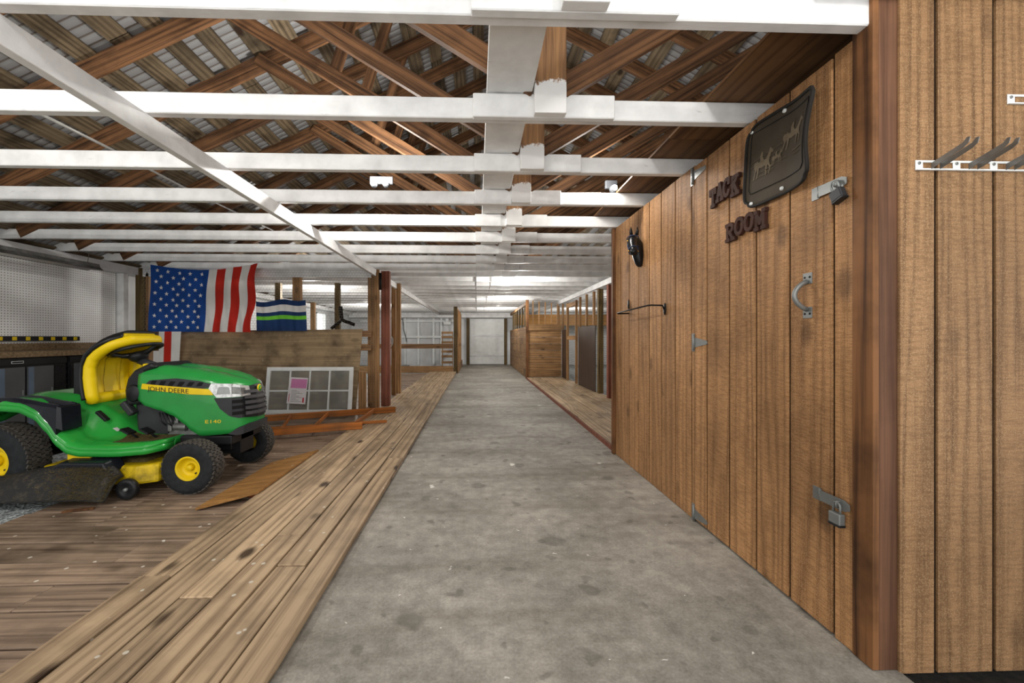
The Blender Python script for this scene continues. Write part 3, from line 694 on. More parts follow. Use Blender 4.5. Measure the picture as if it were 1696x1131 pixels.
# old multi-pane sash leaning on it
c = [atY(441, 619, 5.86), atY(583, 617, 5.86)]
sw = (c[1]-c[0]).x; sh = .66
sash = empty('window_sash', (c[0].x+.03, 5.72, .052), 'old white eight-pane window sash leaning on the plywood sheet', 'window sash'); sash.rotation_euler = (-.16, -.0, 0)
f = MB(); bw = .055
f.box(0, bw, 0, .03, 0, sh).box(sw-bw, sw, 0, .03, 0, sh).box(bw, sw-bw, 0, .03, sh-bw, sh).box(bw, sw-bw, 0, .03, 0, bw)
f.build('frame', 'whitepaint', sash, .003)
g = MB()
for i in (1, 2, 3): x = bw+(sw-2*bw)*i/4; g.box(x-.011, x+.011, .003, .027, bw, sh-bw)
g.box(bw, sw-bw, .004, .026, sh*.47, sh*.47+.022); g.build('glazing_bars', 'whitepaint', sash, .002)
MB().box(bw, sw-bw, .013, .016, bw, sh-bw).build('pane', 'bglass', sash)
pc = empty('paper_notice', (c[0].x+.03+.33, 5.705, .2), 'white and pink printed paper taped to the window sash', 'paper'); pc.rotation_euler = (-.16, .05, 0)
MB().box(0, .26, 0, .002, 0, .37).build('sheet', 'paper', pc)
MB().box(.03, .25, -.001, 0, .22, .35).build('pink_block', 'pink', pc)
mb = MB()
for i in range(9): mb.box(.05, .2-.04*(i % 3), -.001, 0, .03+i*.019, .036+i*.019)
mb.build('print_lines', 'greyink', pc)
mb = MB(); mb.box(.02, .028, -.0012, 0, .03, .14).box(.215, .235, -.0012, 0, .02, .09); mb.build('red_marks', 'redink', pc)
# flags
def cloth(px, py, Y, amp, fr, sd):
    p = atY(px, py, Y); return Vector((p.x, Y-amp*(.6*math.sin(px*fr+py*.03+sd)+.4*math.sin(px*fr*2.3-py*.05)), p.z))
fl = empty('star_spangled_flag', atY(335, 445, 5.95), 'stars and stripes flag hung sideways on the partition', 'flag'); O = fl.location
def flagP(u, v):
    tx = 249+(427-249)*u; ty = 438+5*u-6*max(0, u-.8)*5*u; bx_ = 245+(417-245)*u; by = 549+1*u
    ty = 438+(10*math.sin(u*math.pi))-2*u
    px = tx+(bx_-tx)*v+2.5*math.sin(v*9+u*3)*(u > .5)*(u-.5)*2; py = ty+(by-ty)*v
    return cloth(px, py, 5.97, .02, .16, 1)-O
def fmat(u, v):
    if u < .545: return 0
    s = (u-.545)/.455*6; return 1 if int(s) % 2 == 0 else 2
cl = MB().grid(flagP, 66, 24, fmat)
star = []
for i in range(10): a = math.pi/2+i*math.pi/5; star.append((math.cos(a)*(1 if i % 2 == 0 else .4), math.sin(a)*(1 if i % 2 == 0 else .4)))
for r in range(11):
    n = 5 if r % 2 == 0 else 4
    for k in range(n):
        u0 = .545*((k+.6 if n == 5 else k+1.1)/5.2); v0 = .07+r*.086
        cc = flagP(u0, v0); nb = len(cl.v)
        pts = [(cc.x+.033*a, cc.y-.006, cc.z+.033*b) for a, b in star]
        cl.add(pts+[(cc.x, cc.y-.007, cc.z)], [(i, (i+1) % 10, 10) for i in range(10)], 1)
cl.build('flag_cloth', ['cloth_blue', 'cloth_white', 'cloth_red'], fl, recalc=False)
def tailP(u, v):
    px = 263+(300-263)*u-4*v*(1-u)*0+(-3*v*u); py = 549+(601-549)*v; return cloth(px, py, 5.93, .008, .1, 0)-O
MB().grid(tailP, 12, 8, lambda u, v: 0 if (u < .26 or u > .62) else 1).build('hanging_tail', ['cloth_white', 'cloth_red'], fl, recalc=False)
fl2 = empty('striped_flag', atY(465, 500, 5.96), 'navy flag with white and lime stripes above the plywood sheet', 'flag'); O2 = fl2.location
def f2(u, v):
    tx = 424+(506-424)*u; ty = 499-3*u+2*math.sin(u*9); px = tx+u*2*v; py = ty+(548-ty)*v; return cloth(px, py, 5.99, .015, .22, 2)-O2
def m2(u, v): return 0 if v < .17 else 1 if v < .38 else 0 if v < .5 else 2 if v < .62 else 0
MB().grid(f2, 40, 24, m2).build('flag_cloth', ['navy', 'cloth_white', 'lime'], fl2, recalc=False)
# workbench and cabinets under the pegboard
CX = -4.7
tag(MB().box(XL+.08, CX, 2.6, 5.9, .92, .98).box(XL+.08, XL+.10, 2.6, 5.9, .98, 1.06).build('workbench_top', 'osb', bevel=.003), 'long particle board worktop with back board below the pegboard', 'worktop')
def cabinet(ya, yb, label):
    t = empty('tool_cabinet', ((XL+CX)/2, (ya+yb)/2, -.02), label, 'cabinet', 'tool cabinets under the workbench'); ox, oy = t.location.x, t.location.y; W = (yb-ya)/2; fx = CX-.03-ox
    MB().box(XL+.1-ox, fx, -W+.004, W-.004, 0, .935).build('body', 'black', t, .004)
    MB().box(fx, fx+.02, -W+.01, W-.01, .86, .925).build('top_rail', 'black', t, .003)
    for (a, b) in ((-W+.17, -.012), (.012, W-.15)):
        d = MB().box(fx, fx+.018, a, b, .06, .84).build('door', 'greydoor', t, .003)
        MB().box(fx+.018, fx+.022, a+.005, a+.055, .065, .835).build('edge_strip', 'bluegrey', d)
        MB().box(fx+.018, fx+.028, b-.03, b-.022, .5, .6).build('handle', 'steel', d, .002)
    for (a, b) in ((-W+.02, -W+.16), (W-.14, W-.02)):
        g = MB(); g.box(fx, fx+.016, a, b, .06, .84)
        for i in range(22):
            for j in range(3): 
                z = .08+i*.035; y = a+.02+j*.045+(i % 2)*.012; g.obox(Matrix.Translation((fx+.016, y, z)) @ Matrix.Rotation(.8 if i % 2 else -.8, 4, 'X'), 0, .004, -.014, .014, -.003, .003)
        g.build('tread_panel', 'plastictread', t)
    MB().box(fx+.02, fx+.023, -.14, -.03, .88, .905).build('badge', 'whitepaint', t, .002)
    MB().box(fx+.0225, fx+.0242, -.135, -.035, .884, .901).build('badge_face', 'black', t)
    return t
cabinet(3.9, 4.74, 'black tool cabinet with two grey doors, left of the mower seat')
cabinet(4.76, 5.6, 'black tool cabinet partly hidden behind the mower seat')
cabinet(3.04, 3.88, 'black tool cabinet at the left edge under the workbench')
# long power strip
ps = empty('power_strip', (XL+.09, 4.4, 1.115), 'long black power strip with yellow outlets under the pegboard', 'power strip')
y1 = atX(127, 565, XL+.09).y-4.4
MB().box(0, .04, -1.0, y1, -.028, .028).build('housing', 'black', ps, .003)
for i in range(12):
    yy = y1-.06-i*.135
    MB().box(.04, .046, yy-.022, yy+.022, -.02, .02).build('outlet', 'jyellow', ps, .002)
# hanging fluorescent fixture at top left
fx = empty('fluorescent_fixture', (atX(158, 443, -4.75).x, 4.4, 1.93), 'grey unlit fluorescent fixture hanging below the left wall plate', 'ceiling light')
yy1 = atX(158, 443, -4.75).y-4.4; zc = atX(158, 443, -4.75).z-1.93
g = MB(); g.prism([(-.06, .0), (-.10, -.035), (-.09, -.04), (-.03, -.012), (.03, -.012), (.09, -.04), (.10, -.035), (.06, .0), (.05, .04), (-.05, .04)], lambda p: (p[0], -1.2, p[1]+zc), lambda p: (p[0], yy1, p[1]+zc)); g.build('reflector', 'dullsteel', fx)
for dx in (-.04, .04): MB().tube([(dx, -1.15, zc-.03), (dx, yy1-.04, zc-.03)], .013, 10).build('tube', 'cloth_white', fx)
for yy in (yy1-.1, -.7): MB().tube([(0, yy, zc+.04), (0, yy+.02, CB-1.93-.01)], .004, 5).build('chain', 'wire', fx)
# loose plywood board propped on the walkway edge, and a brick under it
P1 = atZ(324, 842, .0); P2 = atZ(529, 742, .075); P3 = atZ(402, 826, .075); P4 = atZ(452, 752, .0)
quad = [Vector((P1.x, P1.y, .006)), Vector((P3.x+.03, P1.y+.06, .062)), Vector((P2.x+.02, P2.y, .062)), Vector((P1.x+.05, P2.y-.12, .006))]
quad = [Vector((-1.825, 2.64, .004)), Vector((-1.50, 2.78, .054)), Vector((-1.50, 3.82, .054)), Vector((-1.825, 3.60, .004))]
mb = MB(); mb.add(quad+[q+Vector((0, 0, .014)) for q in quad], [(0, 1, 2, 3), (7, 6, 5, 4), (0, 4, 5, 1), (1, 5, 6, 2), (2, 6, 7, 3), (3, 7, 4, 0)])
tag(mb.build('loose_plywood_board', 'plyedge'), 'honey-coloured loose plywood propped against the walkway in front of the mower', 'plywood')
tag(MB().box(-1.60, -1.53, 2.84, 3.00, .0, .034).build('brick', 'brick', bevel=.004), 'reddish brick chunk under the loose plywood', 'brick')
# orange ladder lying across
lad = empty('wooden_ladder', (0, 0, 0), 'orange wooden step ladder lying across the floor behind the mower', 'ladder')
lf = (atZ(380, 717, .12), atZ(600, 703, .10)); lb = (atZ(380, 694, .12), atZ(655, 678, .09))
ra = board('side_rail', (lf[0].x, lf[0].y, .10), (lf[1].x, lf[1].y, .09), .08, .03, 'orange', lad)
rb = board('side_rail', (lb[0].x, lb[0].y, .10), (lb[1].x, lb[1].y, .09), .08, .03, 'orange', lad)
board('back_rail', (lf[0].x, lf[0].y+.28, .085), (lf[1].x+.22, lf[1].y+.30, .075), .035, .02, 'orange', lad)
for i, t in enumerate((.12, .36, .60, .92)):
    a = Vector((lf[0].x, lf[0].y, .11)).lerp(Vector((lf[1].x, lf[1].y, .10)), t); b = Vector((lb[0].x, lb[0].y, .11)).lerp(Vector((lb[1].x, lb[1].y, .10)), t*.93)
    board('step', a, b, .06 if i == 3 else .05, .018, 'orange', lad)
# ================================================================ FAR LEFT STALLS
YFN = 12.9
tag(MB().box(atY(598, 600, YFN).x, -.77, YFN, YFN+.05, EYE-(577-560)*YFN/F, EYE-(569.5-560)*YFN/F).build('fence_rail', 'rail', bevel=.004), 'brown upper rail across the far left stall', 'rail')
tag(MB().box(-4.9, -.77, YFN, YFN+.05, .0, .22).build('kick_board', 'boxwood', bevel=.004), 'wide brown kick board along the floor of the far left stall', 'board')
tag(MB().box(-.625, -.60, YFN-.1, YB-.7, .0, .25).build('kick_board', 'boxwoody', bevel=.004), 'short kick board running away beside the aisle at the far left gate', 'board')
gt = empty('gate_frame', (-.66, YFN, 0), 'tall slim wooden gate frame beside the far left of the aisle', 'gate')
MB().box(-.10, .02, -.0, .1, .0, 2.14).build('end_post', 'oldpost', gt, .004)
for i, yy in enumerate((.8, 1.6, 2.4, 3.2)): MB().box(-.03, .02, yy, yy+.08, .0, 2.08).build('upright', 'post', gt, .004)
MB().box(-.05, .0, .1, 3.3, 2.06, 2.14).build('top_rail', 'raily', gt, .004)
MB().box(-.05, -.0, .1, 3.3, .82, .92).build('mid_rail', 'raily', gt, .004)
sl = empty('slatted_rack', (atY(741, 600, 14.2).x, 14.2, 0), 'short ladder-like rack of wooden slats by the far left gate', 'rack')
for i, py in enumerate((551, 558, 567, 582, 590, 600)):
    z = EYE-(py-560)*14.2/F; MB().box(-.21, .2, 0, .03, z-.04, z+.04).build('slat', 'boxwood', sl, .003)
for x in (-.2, .17): MB().box(x, x+.03, .031, .06, -.04, 1.36).build('upright', 'post', sl)
sl.location.z = .0
# end wall framing: white studs, posts and rails
for i, px in enumerate((671, 693, 718, 731)):
    a = atY(px, 560, YB-.1).x
    tag(MB().box(a-.04, a+.04, YB-.1, YB-.002, -.0, 1.97).build('white_stud', 'whitepaint', bevel=.004), 'white stud on the far end wall, %s from the left' % ['first', 'second', 'third', 'fourth'][i], 'stud', 'white studs on the end wall')
tag(MB().box(-4.9, -.75, YB-.14, YB-.102, 1.13, 1.22).build('white_girt', 'whitepaint', bevel=.004), 'white horizontal rail across the studs of the far end wall', 'rail')
tag(MB().box(-4.9, -.75, YB-.14, YB-.102, 1.80, 1.88).build('white_girt', 'whitepaint', bevel=.004), 'upper white rail across the studs of the far end wall', 'rail')
for px, lb_ in ((775, 'left'), (837.5, 'right')):
    a = atY(px, 560, YB-.3).x
    tag(MB().box(a-.06, a+.06, YB-.3, YB-.18, 0, 1.95).build('door_post', 'oldpost', bevel=.004), 'dark post on the %s of the far white door' % lb_, 'post', 'posts of the far door')
d = struct(MB().box(atY(778, 560, YB-.16).x, atY(835, 560, YB-.16).x, YB-.16, YB-.12, .02, 1.93).build('door_2', 'whitepaint', bevel=.005))
a = d
MB().box(atY(778, 560, YB-.18).x, atY(835, 560, YB-.18).x, YB-.175, YB-.161, 1.18, 1.26).build('cross_rail', 'whitewall', d, .004)
MB().box(atY(778, 560, YB-.18).x, atY(835, 560, YB-.18).x, YB-.175, YB-.161, .35, .39).build('cross_rail', 'whitewall', d, .004)
pv = [atY(a, b, YB-.155) for a, b in ((664, 527), (667, 530), (668, 545), (672, 558), (673, 566))]
tag(MB().tube(pv, .015, 6).build('dark_cable', 'iron'), 'dark cable curving down before the far white end wall', 'cable')
p = atY(741, 534, YB-.1); tag(MB().box(p.x-.16, p.x+.16, YB-.24, YB-.142, p.z-.1, p.z+.02).box(p.x-.06, p.x+.06, YB-.24, YB-.142, p.z+.02, p.z+.16).build('junction_box', 'whitepaint', bevel=.01), 'small white box fixture high on the far end wall above the slatted rack', 'fixture')
p = atY(646, 565, 7.85)
rp_ = empty('rope_coil', p, 'small blue and white rope coil hanging between the left stall posts', 'rope')
for i in range(3): MB().tube([(.05*math.cos(t)*(1+.1*i), -.03+.012*i, .12*math.sin(t)*(1-.08*i)) for t in [2*math.pi*k/20 for k in range(20)]], .009, 6, closed=True).build('loop', 'bluegrey' if i % 2 else 'cloth_white', rp_)
p = atZ(125, 848, 0)
tag(MB().prism([(-.07, -.02), (.08, .03), (.075, .05), (-.06, .01)], lambda q: (p.x+q[0], p.y+q[1], .001), lambda q: (p.x+q[0], p.y+q[1], .012)).build('floor_gap_sliver', 'stain'), 'dark sliver standing in for a gap in the floor boards in front of the mower chute', 'floor gap')  # added sliver in place of a dark gap in the boards
# ================================================================ RIGHT STALLS
XS = 2.34
def spost(px, X, w_, z0, z1, mat, label, name='stall_post', dp=.09, grp=None):
    y = atX(px, 560, X).y
    return tag(MB().box(X, X+w_, y-dp/2, y+dp/2, z0, z1).build(name, mat, bevel=.004), label, 'post', grp)
spost(1006, XS-.02, .12, .05, CB-.11, 'redpost', 'red-brown painted post just beyond the tack room', 'red_post', .1)
spost(990, XS-.0, .1, .05, CB-.11, 'oldpost', 'dark greenish post between the red-brown post and the large dark panel')
def sstud(px, z0, z1, label): return spost(px, XS+.02, .045, z0, z1, 'post', label, 'stall_stud', .07, 'studs above the dark panels')
sstud(982, 1.38, CB-.11, 'short stud above the large dark panel, nearest the camera')
sstud(970, 1.38, CB-.11, 'short stud above the middle of the large dark panel')
sstud(959.5, .05, CB-.11, 'full-height stud at the far edge of the large dark panel')
sstud(931, 1.35, CB-.11, 'short stud above the smaller dark panel')
sstud(924, .05, CB-.11, 'stud where the right stall front meets the boarded stall')
def panel(px0, px1, z1, label):
    ya, yb = atX(px0, 560, XS).y, atX(px1, 560, XS).y
    return tag(MB().box(XS-.015, XS, min(ya, yb), min(10.86, max(ya, yb)), .052, z1).build('brown_plywood_sheet', 'brownpanel', bevel=.002), label, 'panel', 'dark brown panels on the right stall front')
panel(987, 959, 1.37, 'large dark brown panel on the right stall front')
panel(940, 925, 1.34, 'smaller dark brown panel beside the boarded stall')
# framed wire gate between them
ya, yb = atX(957, 560, XS).y, atX(941, 560, XS).y
gt = empty('wire_gate', (XS-.03, (ya+yb)/2, .06), 'pale wood framed wire gate between the two dark panels', 'gate'); hy = (yb-ya)/2
MB().box(-.02, .03, hy-.1, hy, 0, 1.95).build('stile', 'post', gt, .003); MB().box(-.02, .03, -hy, -hy+.06, 0, 1.95).build('stile', 'post', gt, .003)
MB().box(-.02, .03, -hy+.06, hy-.1, 1.83, 1.93).build('rail', 'raily', gt, .003); MB().box(-.02, .03, -hy+.06, hy-.1, 1.02, 1.12).build('rail', 'raily', gt, .003)
chicken('chicken_wire', (XS+.115, 6.9, .06), (0, 1, 0), (0, 0, 1), 5.0, 2.0, .05, 'chicken wire along the right stall front beyond the tack room', r=.0014)
# boarded stall
YS = 10.9
st = empty('boarded_stall', (1.36, YS, 0), 'boarded wooden horse stall at the far right of the aisle', 'stall')
mb = MB()
for i in range(7): mb.box(.0, .96, .0, .035, .055+i*.183, .055+i*.183+.179)
mb.build('front_boards', 'boxwood', st, .003)
MB().box(-.0, .96, -.03, .06, 1.33, 1.5).build('cap_board', 'boxwood', st, .004)
mb = MB()
y = .04
while y < 5.4:
    L_ = min(.8, 5.5-y)
    for i in range(6): mb.box(.0, .035, y, y+L_-.004, .02+i*.225, .02+i*.225+.221)
    y += L_
mb.build('side_boards', 'boxwoody', st, .003)
MB().box(-.025, .055, -.032, .038, .0, 2.17-.0).build('corner_post', 'stain', st, .004)
MB().box(-.0, .05, .06, 5.5, 1.37, 1.44).build('side_cap', 'raily', st, .004)
MB().box(-.0, .06, .06, 5.5, 2.05, 2.14).build('top_rail', 'raily', st, .004)
for i in range(6): MB().box(.0, .045, .55+i*.75, .62+i*.75, 1.44, 2.05).build('baluster', 'oldpost', st, .003)
for i in range(5): MB().box(.16+i*.17, .19+i*.17, .0, .04, 1.5, 2.15-.02*i).build('front_baluster', 'post', st, .003)
tag(MB().box(1.45, 5.6, 15.6, 15.63, 1.62, 2.05).build('honey_partition', 'plyedge'), 'honey-coloured plywood partition behind the boarded stall', 'partition')
# ================================================================ CEILING LAMP FIXTURE (never placed; lights down the barn are added fill)
def shop_light(x, y, label):
    t = empty('batten_light', (x, y, 2.14), label, 'ceiling light', 'small ceiling lamps down the barn')
    MB().lathe([(0, .035), (.05, .034), (.06, 0), (.055, -.005)], lambda r, a, th: (r*math.cos(th), r*math.sin(th), a), 20).build('base', 'whitepaint', t)
    MB().lathe([(.03, 0), (.034, -.02), (.02, -.045), (0, -.05)], lambda r, a, th: (r*math.cos(th), r*math.sin(th), a), 16).build('bulb', 'glow', t)
# ================================================================ RIDING MOWER  (local x forward, y left, z up)
mw = empty('riding_mower', (-3.385, 3.335, 0), 'green and yellow riding lawn mower with its seat tipped forward', 'lawn mower')
def hub(cx, cy, cz, s, R, wdt, rr, name, label=None):
    """wheel centred at cx,cy; s=-1 for the near side. tire > tread ; rim > hub"""
    fn = lambda r, a, t: (cx+r*math.cos(t), cy+a, cz+r*math.sin(t))
    h = wdt/2
    t = MB().lathe([(rr, -h*.8), (rr+.012, -h*.92), (R*.80, -h), (R*.93, -h*.93), (R*.985, -h*.72), (R, -h*.4), (R, h*.4), (R*.985, h*.72), (R*.93, h*.93), (R*.80, h), (rr+.012, h*.92), (rr, h*.8)], fn, 48).build(name, 'tire', mw)
    g = MB(); nb = int(2*math.pi*R/.034); rows = 6
    for k in range(rows):
        for i in range(nb):
            a = 2*math.pi*(i+.5*(k % 2))/nb; ax = -h*.82+(k+.5)*(1.64*h/rows)
            drop = .0 if abs(ax) < h*.6 else .006
            mt = Matrix.Translation((cx, cy+ax, cz)) @ Matrix.Rotation(-a, 4, 'Y') @ Matrix.Translation((R-drop, 0, 0)) @ Matrix.Rotation(.35 if k % 2 else -.35, 4, 'X')
            g.obox(mt, -.01, .006, -.115*h*1.15, .115*h*1.15, -.0125, .0125)
    g.build('tread', 'tread', t)
    o = s*h
    rim = MB().lathe([(rr+.004, o*.82), (rr-.004, o*.86), (rr-.012, o*.8), (rr-.02, o*.45), (rr*.62, o*.30), (rr*.45, o*.34), (rr*.32, o*.36), (rr*.3, o*.2), (0, o*.2)], fn, 40).build('wheel_rim', 'jyellow', mw)
    MB().lathe([(rr*.24, o*.25), (rr*.25, o*.60), (rr*.22, o*.66), (0, o*.68)], fn, 20).build('hub_cap', 'jyellow', rim)
    MB().lathe([(0, o*.47), (.006, o*.46), (.007, o*.35)], lambda r, a, t_: (cx+rr*.72*.6+r*math.cos(t_), cy+a, cz-rr*.5+r*math.sin(t_)), 10).build('valve', 'black', rim)
    return t
hub(0.0, -.375, .252, -1, .255, .20, .125, 'rear_tire'); hub(0.0, .375, .252, 1, .255, .20, .125, 'rear_tire')
hub(1.32, -.365, .188, -1, .187, .15, .085, 'front_tire'); hub(1.32, .365, .188, 1, .187, .15, .085, 'front_tire')
def interp(x, tab):
    if x <= tab[0][0]: return tab[0][1]
    for (a, b), (c, d) in zip(tab, tab[1:]):
        if x <= c: t = (x-a)/(c-a); t = t*t*(3-2*t)*.5+t*.5; return b+(d-b)*t
    return tab[-1][1]
# chassis and axles
g = MB(); g.box(-.1, 1.45, -.13, .13, .24, .34); g.box(1.28, 1.36, -.33, .33, .17, .21); g.box(1.2, 1.5, -.09, .09, .2, .36); g.box(-.06, .06, -.3, .3, .2, .3)
g.build('chassis', 'black', mw, .006)
g = MB(); g.tube([(1.18, -.20, .25), (1.34, -.30, .2)], .012, 8); g.tube([(1.22, .05, .24), (1.36, .33, .19)], .012, 8); g.tube([(1.32, -.33, .188), (1.32, -.27, .188)], .03, 10); g.tube([(1.32, .33, .188), (1.32, .25, .188)], .03, 10)
g.build('steering_link', 'dullsteel', mw)
# engine seen under the hood arch
e = MB(); e.box(.98, 1.35, -.16, .16, .34, .52); 
for i in range(5): e.box(1.0+i*.05, 1.03+i*.05, -.19, -.155, .40+.01*(i % 2), .52)
e.tube([(1.06, -.19, .44), (1.16, -.2, .44)], .03, 10); e.tube([(1.18, -.2, .41), (1.2, -.16, .5)], .018, 8)
en = e.build('engine', 'dullsteel', mw, .005)
g = MB()
for i in range(5): g.tube([(.95+.02*i, -.2, .55), (.97+.03*i, -.215+.01*i, .49-.015*i), (1.0+.04*i, -.2, .45)], .005, 6)
g.build('hoses', 'black', en)
MB().box(.88, 1.5, -.21, .21, .30, .37).build('engine_tray', 'black', mw, .01)
# hood: plan outline x height
PLAN = [(.80, -.215), (.95, -.23), (1.15, -.235), (1.3, -.23), (1.42, -.215), (1.5, -.19), (1.55, -.155), (1.585, -.10), (1.6, -.04), (1.6, 0)]
PLAN = PLAN+[(x, -y) for x, y in PLAN[::-1][1:]]
cum = [0]
for a, b in zip(PLAN, PLAN[1:]): cum.append(cum[-1]+math.dist(a, b))
def plan(s):
    s = max(0, min(cum[-1], s))
    for i in range(len(PLAN)-1):
        if s <= cum[i+1]+1e-9:
            t = (s-cum[i])/(cum[i+1]-cum[i]); P, Q = Vector(PLAN[i]), Vector(PLAN[i+1])
            T0 = (Vector(PLAN[min(i+1, len(PLAN)-1)])-Vector(PLAN[max(i-1, 0)])).normalized(); T1 = (Vector(PLAN[min(i+2, len(PLAN)-1)])-P).normalized()
            T = T0.lerp(T1, t).normalized(); return P.lerp(Q, t), Vector((T.y, -T.x))
    return Vector(PLAN[-1]), Vector((0, 1))
ZT = [(.78, .885), (.95, .895), (1.15, .872), (1.3, .84), (1.45, .80), (1.56, .765), (1.62, .745)]
ZB = [(.78, .70), (.81, .64), (.86, .605), (.97, .575), (1.08, .53), (1.16, .47), (1.22, .41), (1.28, .375), (1.5, .385), (1.58, .43), (1.62, .45)]
def side(s, z, off=0):
    P, N = plan(s); zt = interp(P.x, ZT); k = max(0, (z-(zt-.16)))/.16
    P = P+N*(off-.018*k*k) ; lean = max(0, (z-.45))*.06 if P.x > 1.3 else 0
    c = Vector((1.1, 0)); P = Vector((P.x-lean*(1 if P.x > 1.5 else .3), P.y)); return Vector((P.x, P.y, z))
NS, NZ = 60, 10
ring = []
mb = MB(); vs = []
for i in range(NS+1):
    s = cum[-1]*i/NS; P, N = plan(s); zt = interp(P.x, ZT)-.055; zb_ = interp(P.x, ZB)
    for j in range(NZ+1): vs.append(side(s, zb_+(zt-zb_)*j/NZ))
fs = [(i*(NZ+1)+j, (i+1)*(NZ+1)+j, (i+1)*(NZ+1)+j+1, i*(NZ+1)+j+1) for i in range(NS) for j in range(NZ)]
# crowned top shrinking to the centre line
base_ring = [vs[i*(NZ+1)+NZ] for i in range(NS+1)]; prev = [i*(NZ+1)+NZ for i in range(NS+1)]
for q, (k, dz) in enumerate(((.97, .018), (.90, .034), (.75, .046), (.5, .054), (.25, .057), (0, .058))):
    cur = []
    for i, p in enumerate(base_ring):
        px_ = p.x if p.x < 1.5 else p.x-(p.x-1.5)*(1-k)*.9
        zt = interp(px_, ZT)-.055
        vs.append(Vector((px_, p.y*k, zt+dz+(.012 if .3 < k < .8 and p.x < 1.45 else 0)))); cur.append(len(vs)-1)
    for i in range(NS): fs.append((prev[i], prev[i+1], cur[i+1], cur[i]))
    prev = cur
mb.add(vs, fs, 0, 0, True)
hood = mb.build('hood', 'hoodgreen', mw, solid=.006)
def patch(poly, off, name, mat, par, th=.004, nsub=6, onfront=False):
    """poly: (s, z) outline, four corners or more; resampled into strips along s"""
    smin, smax = min(p[0] for p in poly), max(p[0] for p in poly); N = max(2, int((smax-smin)/.008)); cols = []
    for i in range(N+1):
        s = smin+(smax-smin)*i/N; s_ = min(max(s, smin+1e-5), smax-1e-5); zs = []
        for (a, b) in zip(poly, poly[1:]+poly[:1]):
            if (a[0]-s_)*(b[0]-s_) < 0: t = (s_-a[0])/(b[0]-a[0]); zs.append(a[1]+(b[1]-a[1])*t)
        if len(zs) >= 2: cols.append((s, min(zs), max(zs)))
    vs = []; fs = []; K = nsub
    for (s, a, b) in cols:
        for j in range(K+1): vs.append(side(s, a+(b-a)*j/K, off))
    n0 = len(vs)
    for (s, a, b) in cols:
        for j in range(K+1): vs.append(side(s, a+(b-a)*j/K, off-th))
    L_ = len(cols)
    for i in range(L_-1):
        for j in range(K): q = (i*(K+1)+j, (i+1)*(K+1)+j, (i+1)*(K+1)+j+1, i*(K+1)+j+1); fs.append(q); fs.append(tuple(x+n0 for x in q[::-1]))
        fs.append((i*(K+1), (i+1)*(K+1), n0+(i+1)*(K+1), n0+i*(K+1))); fs.append((i*(K+1)+K, (i+1)*(K+1)+K, n0+(i+1)*(K+1)+K, n0+i*(K+1)+K))
    for j in range(K): fs.append((j, j+1, n0+j+1, n0+j)); q = (L_-1)*(K+1); fs.append((q+j, q+j+1, n0+q+j+1, n0+q+j))
    return MB().add(vs, fs, 0, 0, False).build(name, mat, par)
SC_ = cum[-1]
for sd in (0, 1):
    mir = (lambda P: [((SC_-a) if sd else a, b) for a, b in P])
    vent = patch(mir([(.04, .745), (.10, .80), (.30, .815), (.46, .795), (.56, .77), (.56, .745), (.50, .735)]), .008, 'vent_panel', 'darkgrey', hood, .008)
    for i in range(6):
        s0 = .10+i*.07; patch(mir([(s0, .755), (s0+.035, .755), (s0+.06, .797-.003*i), (s0+.02, .80-.003*i)]), .0095, 'vent_slot', 'recess_shade', vent, .003, 2)
    st_ = patch(mir([(.035, .735), (.04, .775), (.56, .730), (.575, .686), (.40, .694)]), .010, 'yellow_stripe', 'jyellow', hood, .005)
    def onside(body, size, s0, z0, ds, dz, slope, name, mat, par, off=.0125):
        v_, f_ = text_mesh(body, 1); xs = [v.x for v in v_]; x0, x1 = min(xs), max(xs); y1_ = max(v.y for v in v_)
        out = []
        for v in v_:
            u = (v.x-x0)/(x1-x0); s = s0+ds*u; s = (SC_-(s0+ds)+ds*u) if sd else s
            out.append(side(s, z0+(v.y/y1_)*dz+slope*ds*(1-u if sd else u), off))
        MB().add(out, f_).build(name, mat, par, recalc=False)
    onside('JOHN DEERE', 1, .09, .722, .31, .034, -.07, 'maker_name', 'black', st_)
    onside('E140', 1, .515, .47, .11, .026, 0, 'model_number', 'jyellow', hood, .004)
    hl = patch(mir([(.545, .735), (.56, .775), (.72, .765), (.835, .74), (.835, .665), (.60, .665)]), .012, 'headlight', 'lensm', hood, .014)
    patch(mir([(.60, .69), (.61, .745), (.68, .745), (.69, .69)]), .014, 'reflector_cup', 'steel', hl, .003, 3)
    patch(mir([(.70, .69), (.70, .745), (.80, .73), (.80, .68)]), .014, 'reflector_cup', 'dullsteel', hl, .003, 3)
    sg = patch(mir([(.58, .66), (.62, .58), (.68, .52), (.74, .50), (.845, .50), (.845, .66)]), .008, 'side_grille', 'darkgrey', hood, .008)
    for i in range(3): patch(mir([(.70, .525+i*.045), (.70, .55+i*.045), (.835, .555+i*.045), (.835, .53+i*.045)]), .012, 'side_louver', 'recess_shade', sg, .004, 2)
fgm = SC_/2
fg = patch([(fgm-.155, .50), (fgm-.155, .735), (fgm, .75), (fgm+.155, .735), (fgm+.155, .50), (fgm, .485)], .010, 'front_grille', 'black', hood, .012)
for i in range(5):
    z = .52+i*.042; b = patch([(fgm-.145, z), (fgm-.145, z+.024), (fgm, z+.018), (fgm+.145, z+.024), (fgm+.145, z), (fgm, z-.006)], .022, 'grille_bar', 'grillegrey', fg, .012, 2)
pc_ = side(fgm, .712, .024)
em = MB().lathe([(0, .004), (.026, .003), (.029, 0), (.029, -.006)], lambda r, a, t: (pc_.x+a, pc_.y+r*math.cos(t), pc_.z+r*math.sin(t)*1.1), 24).build('emblem', 'jyellow', fg)
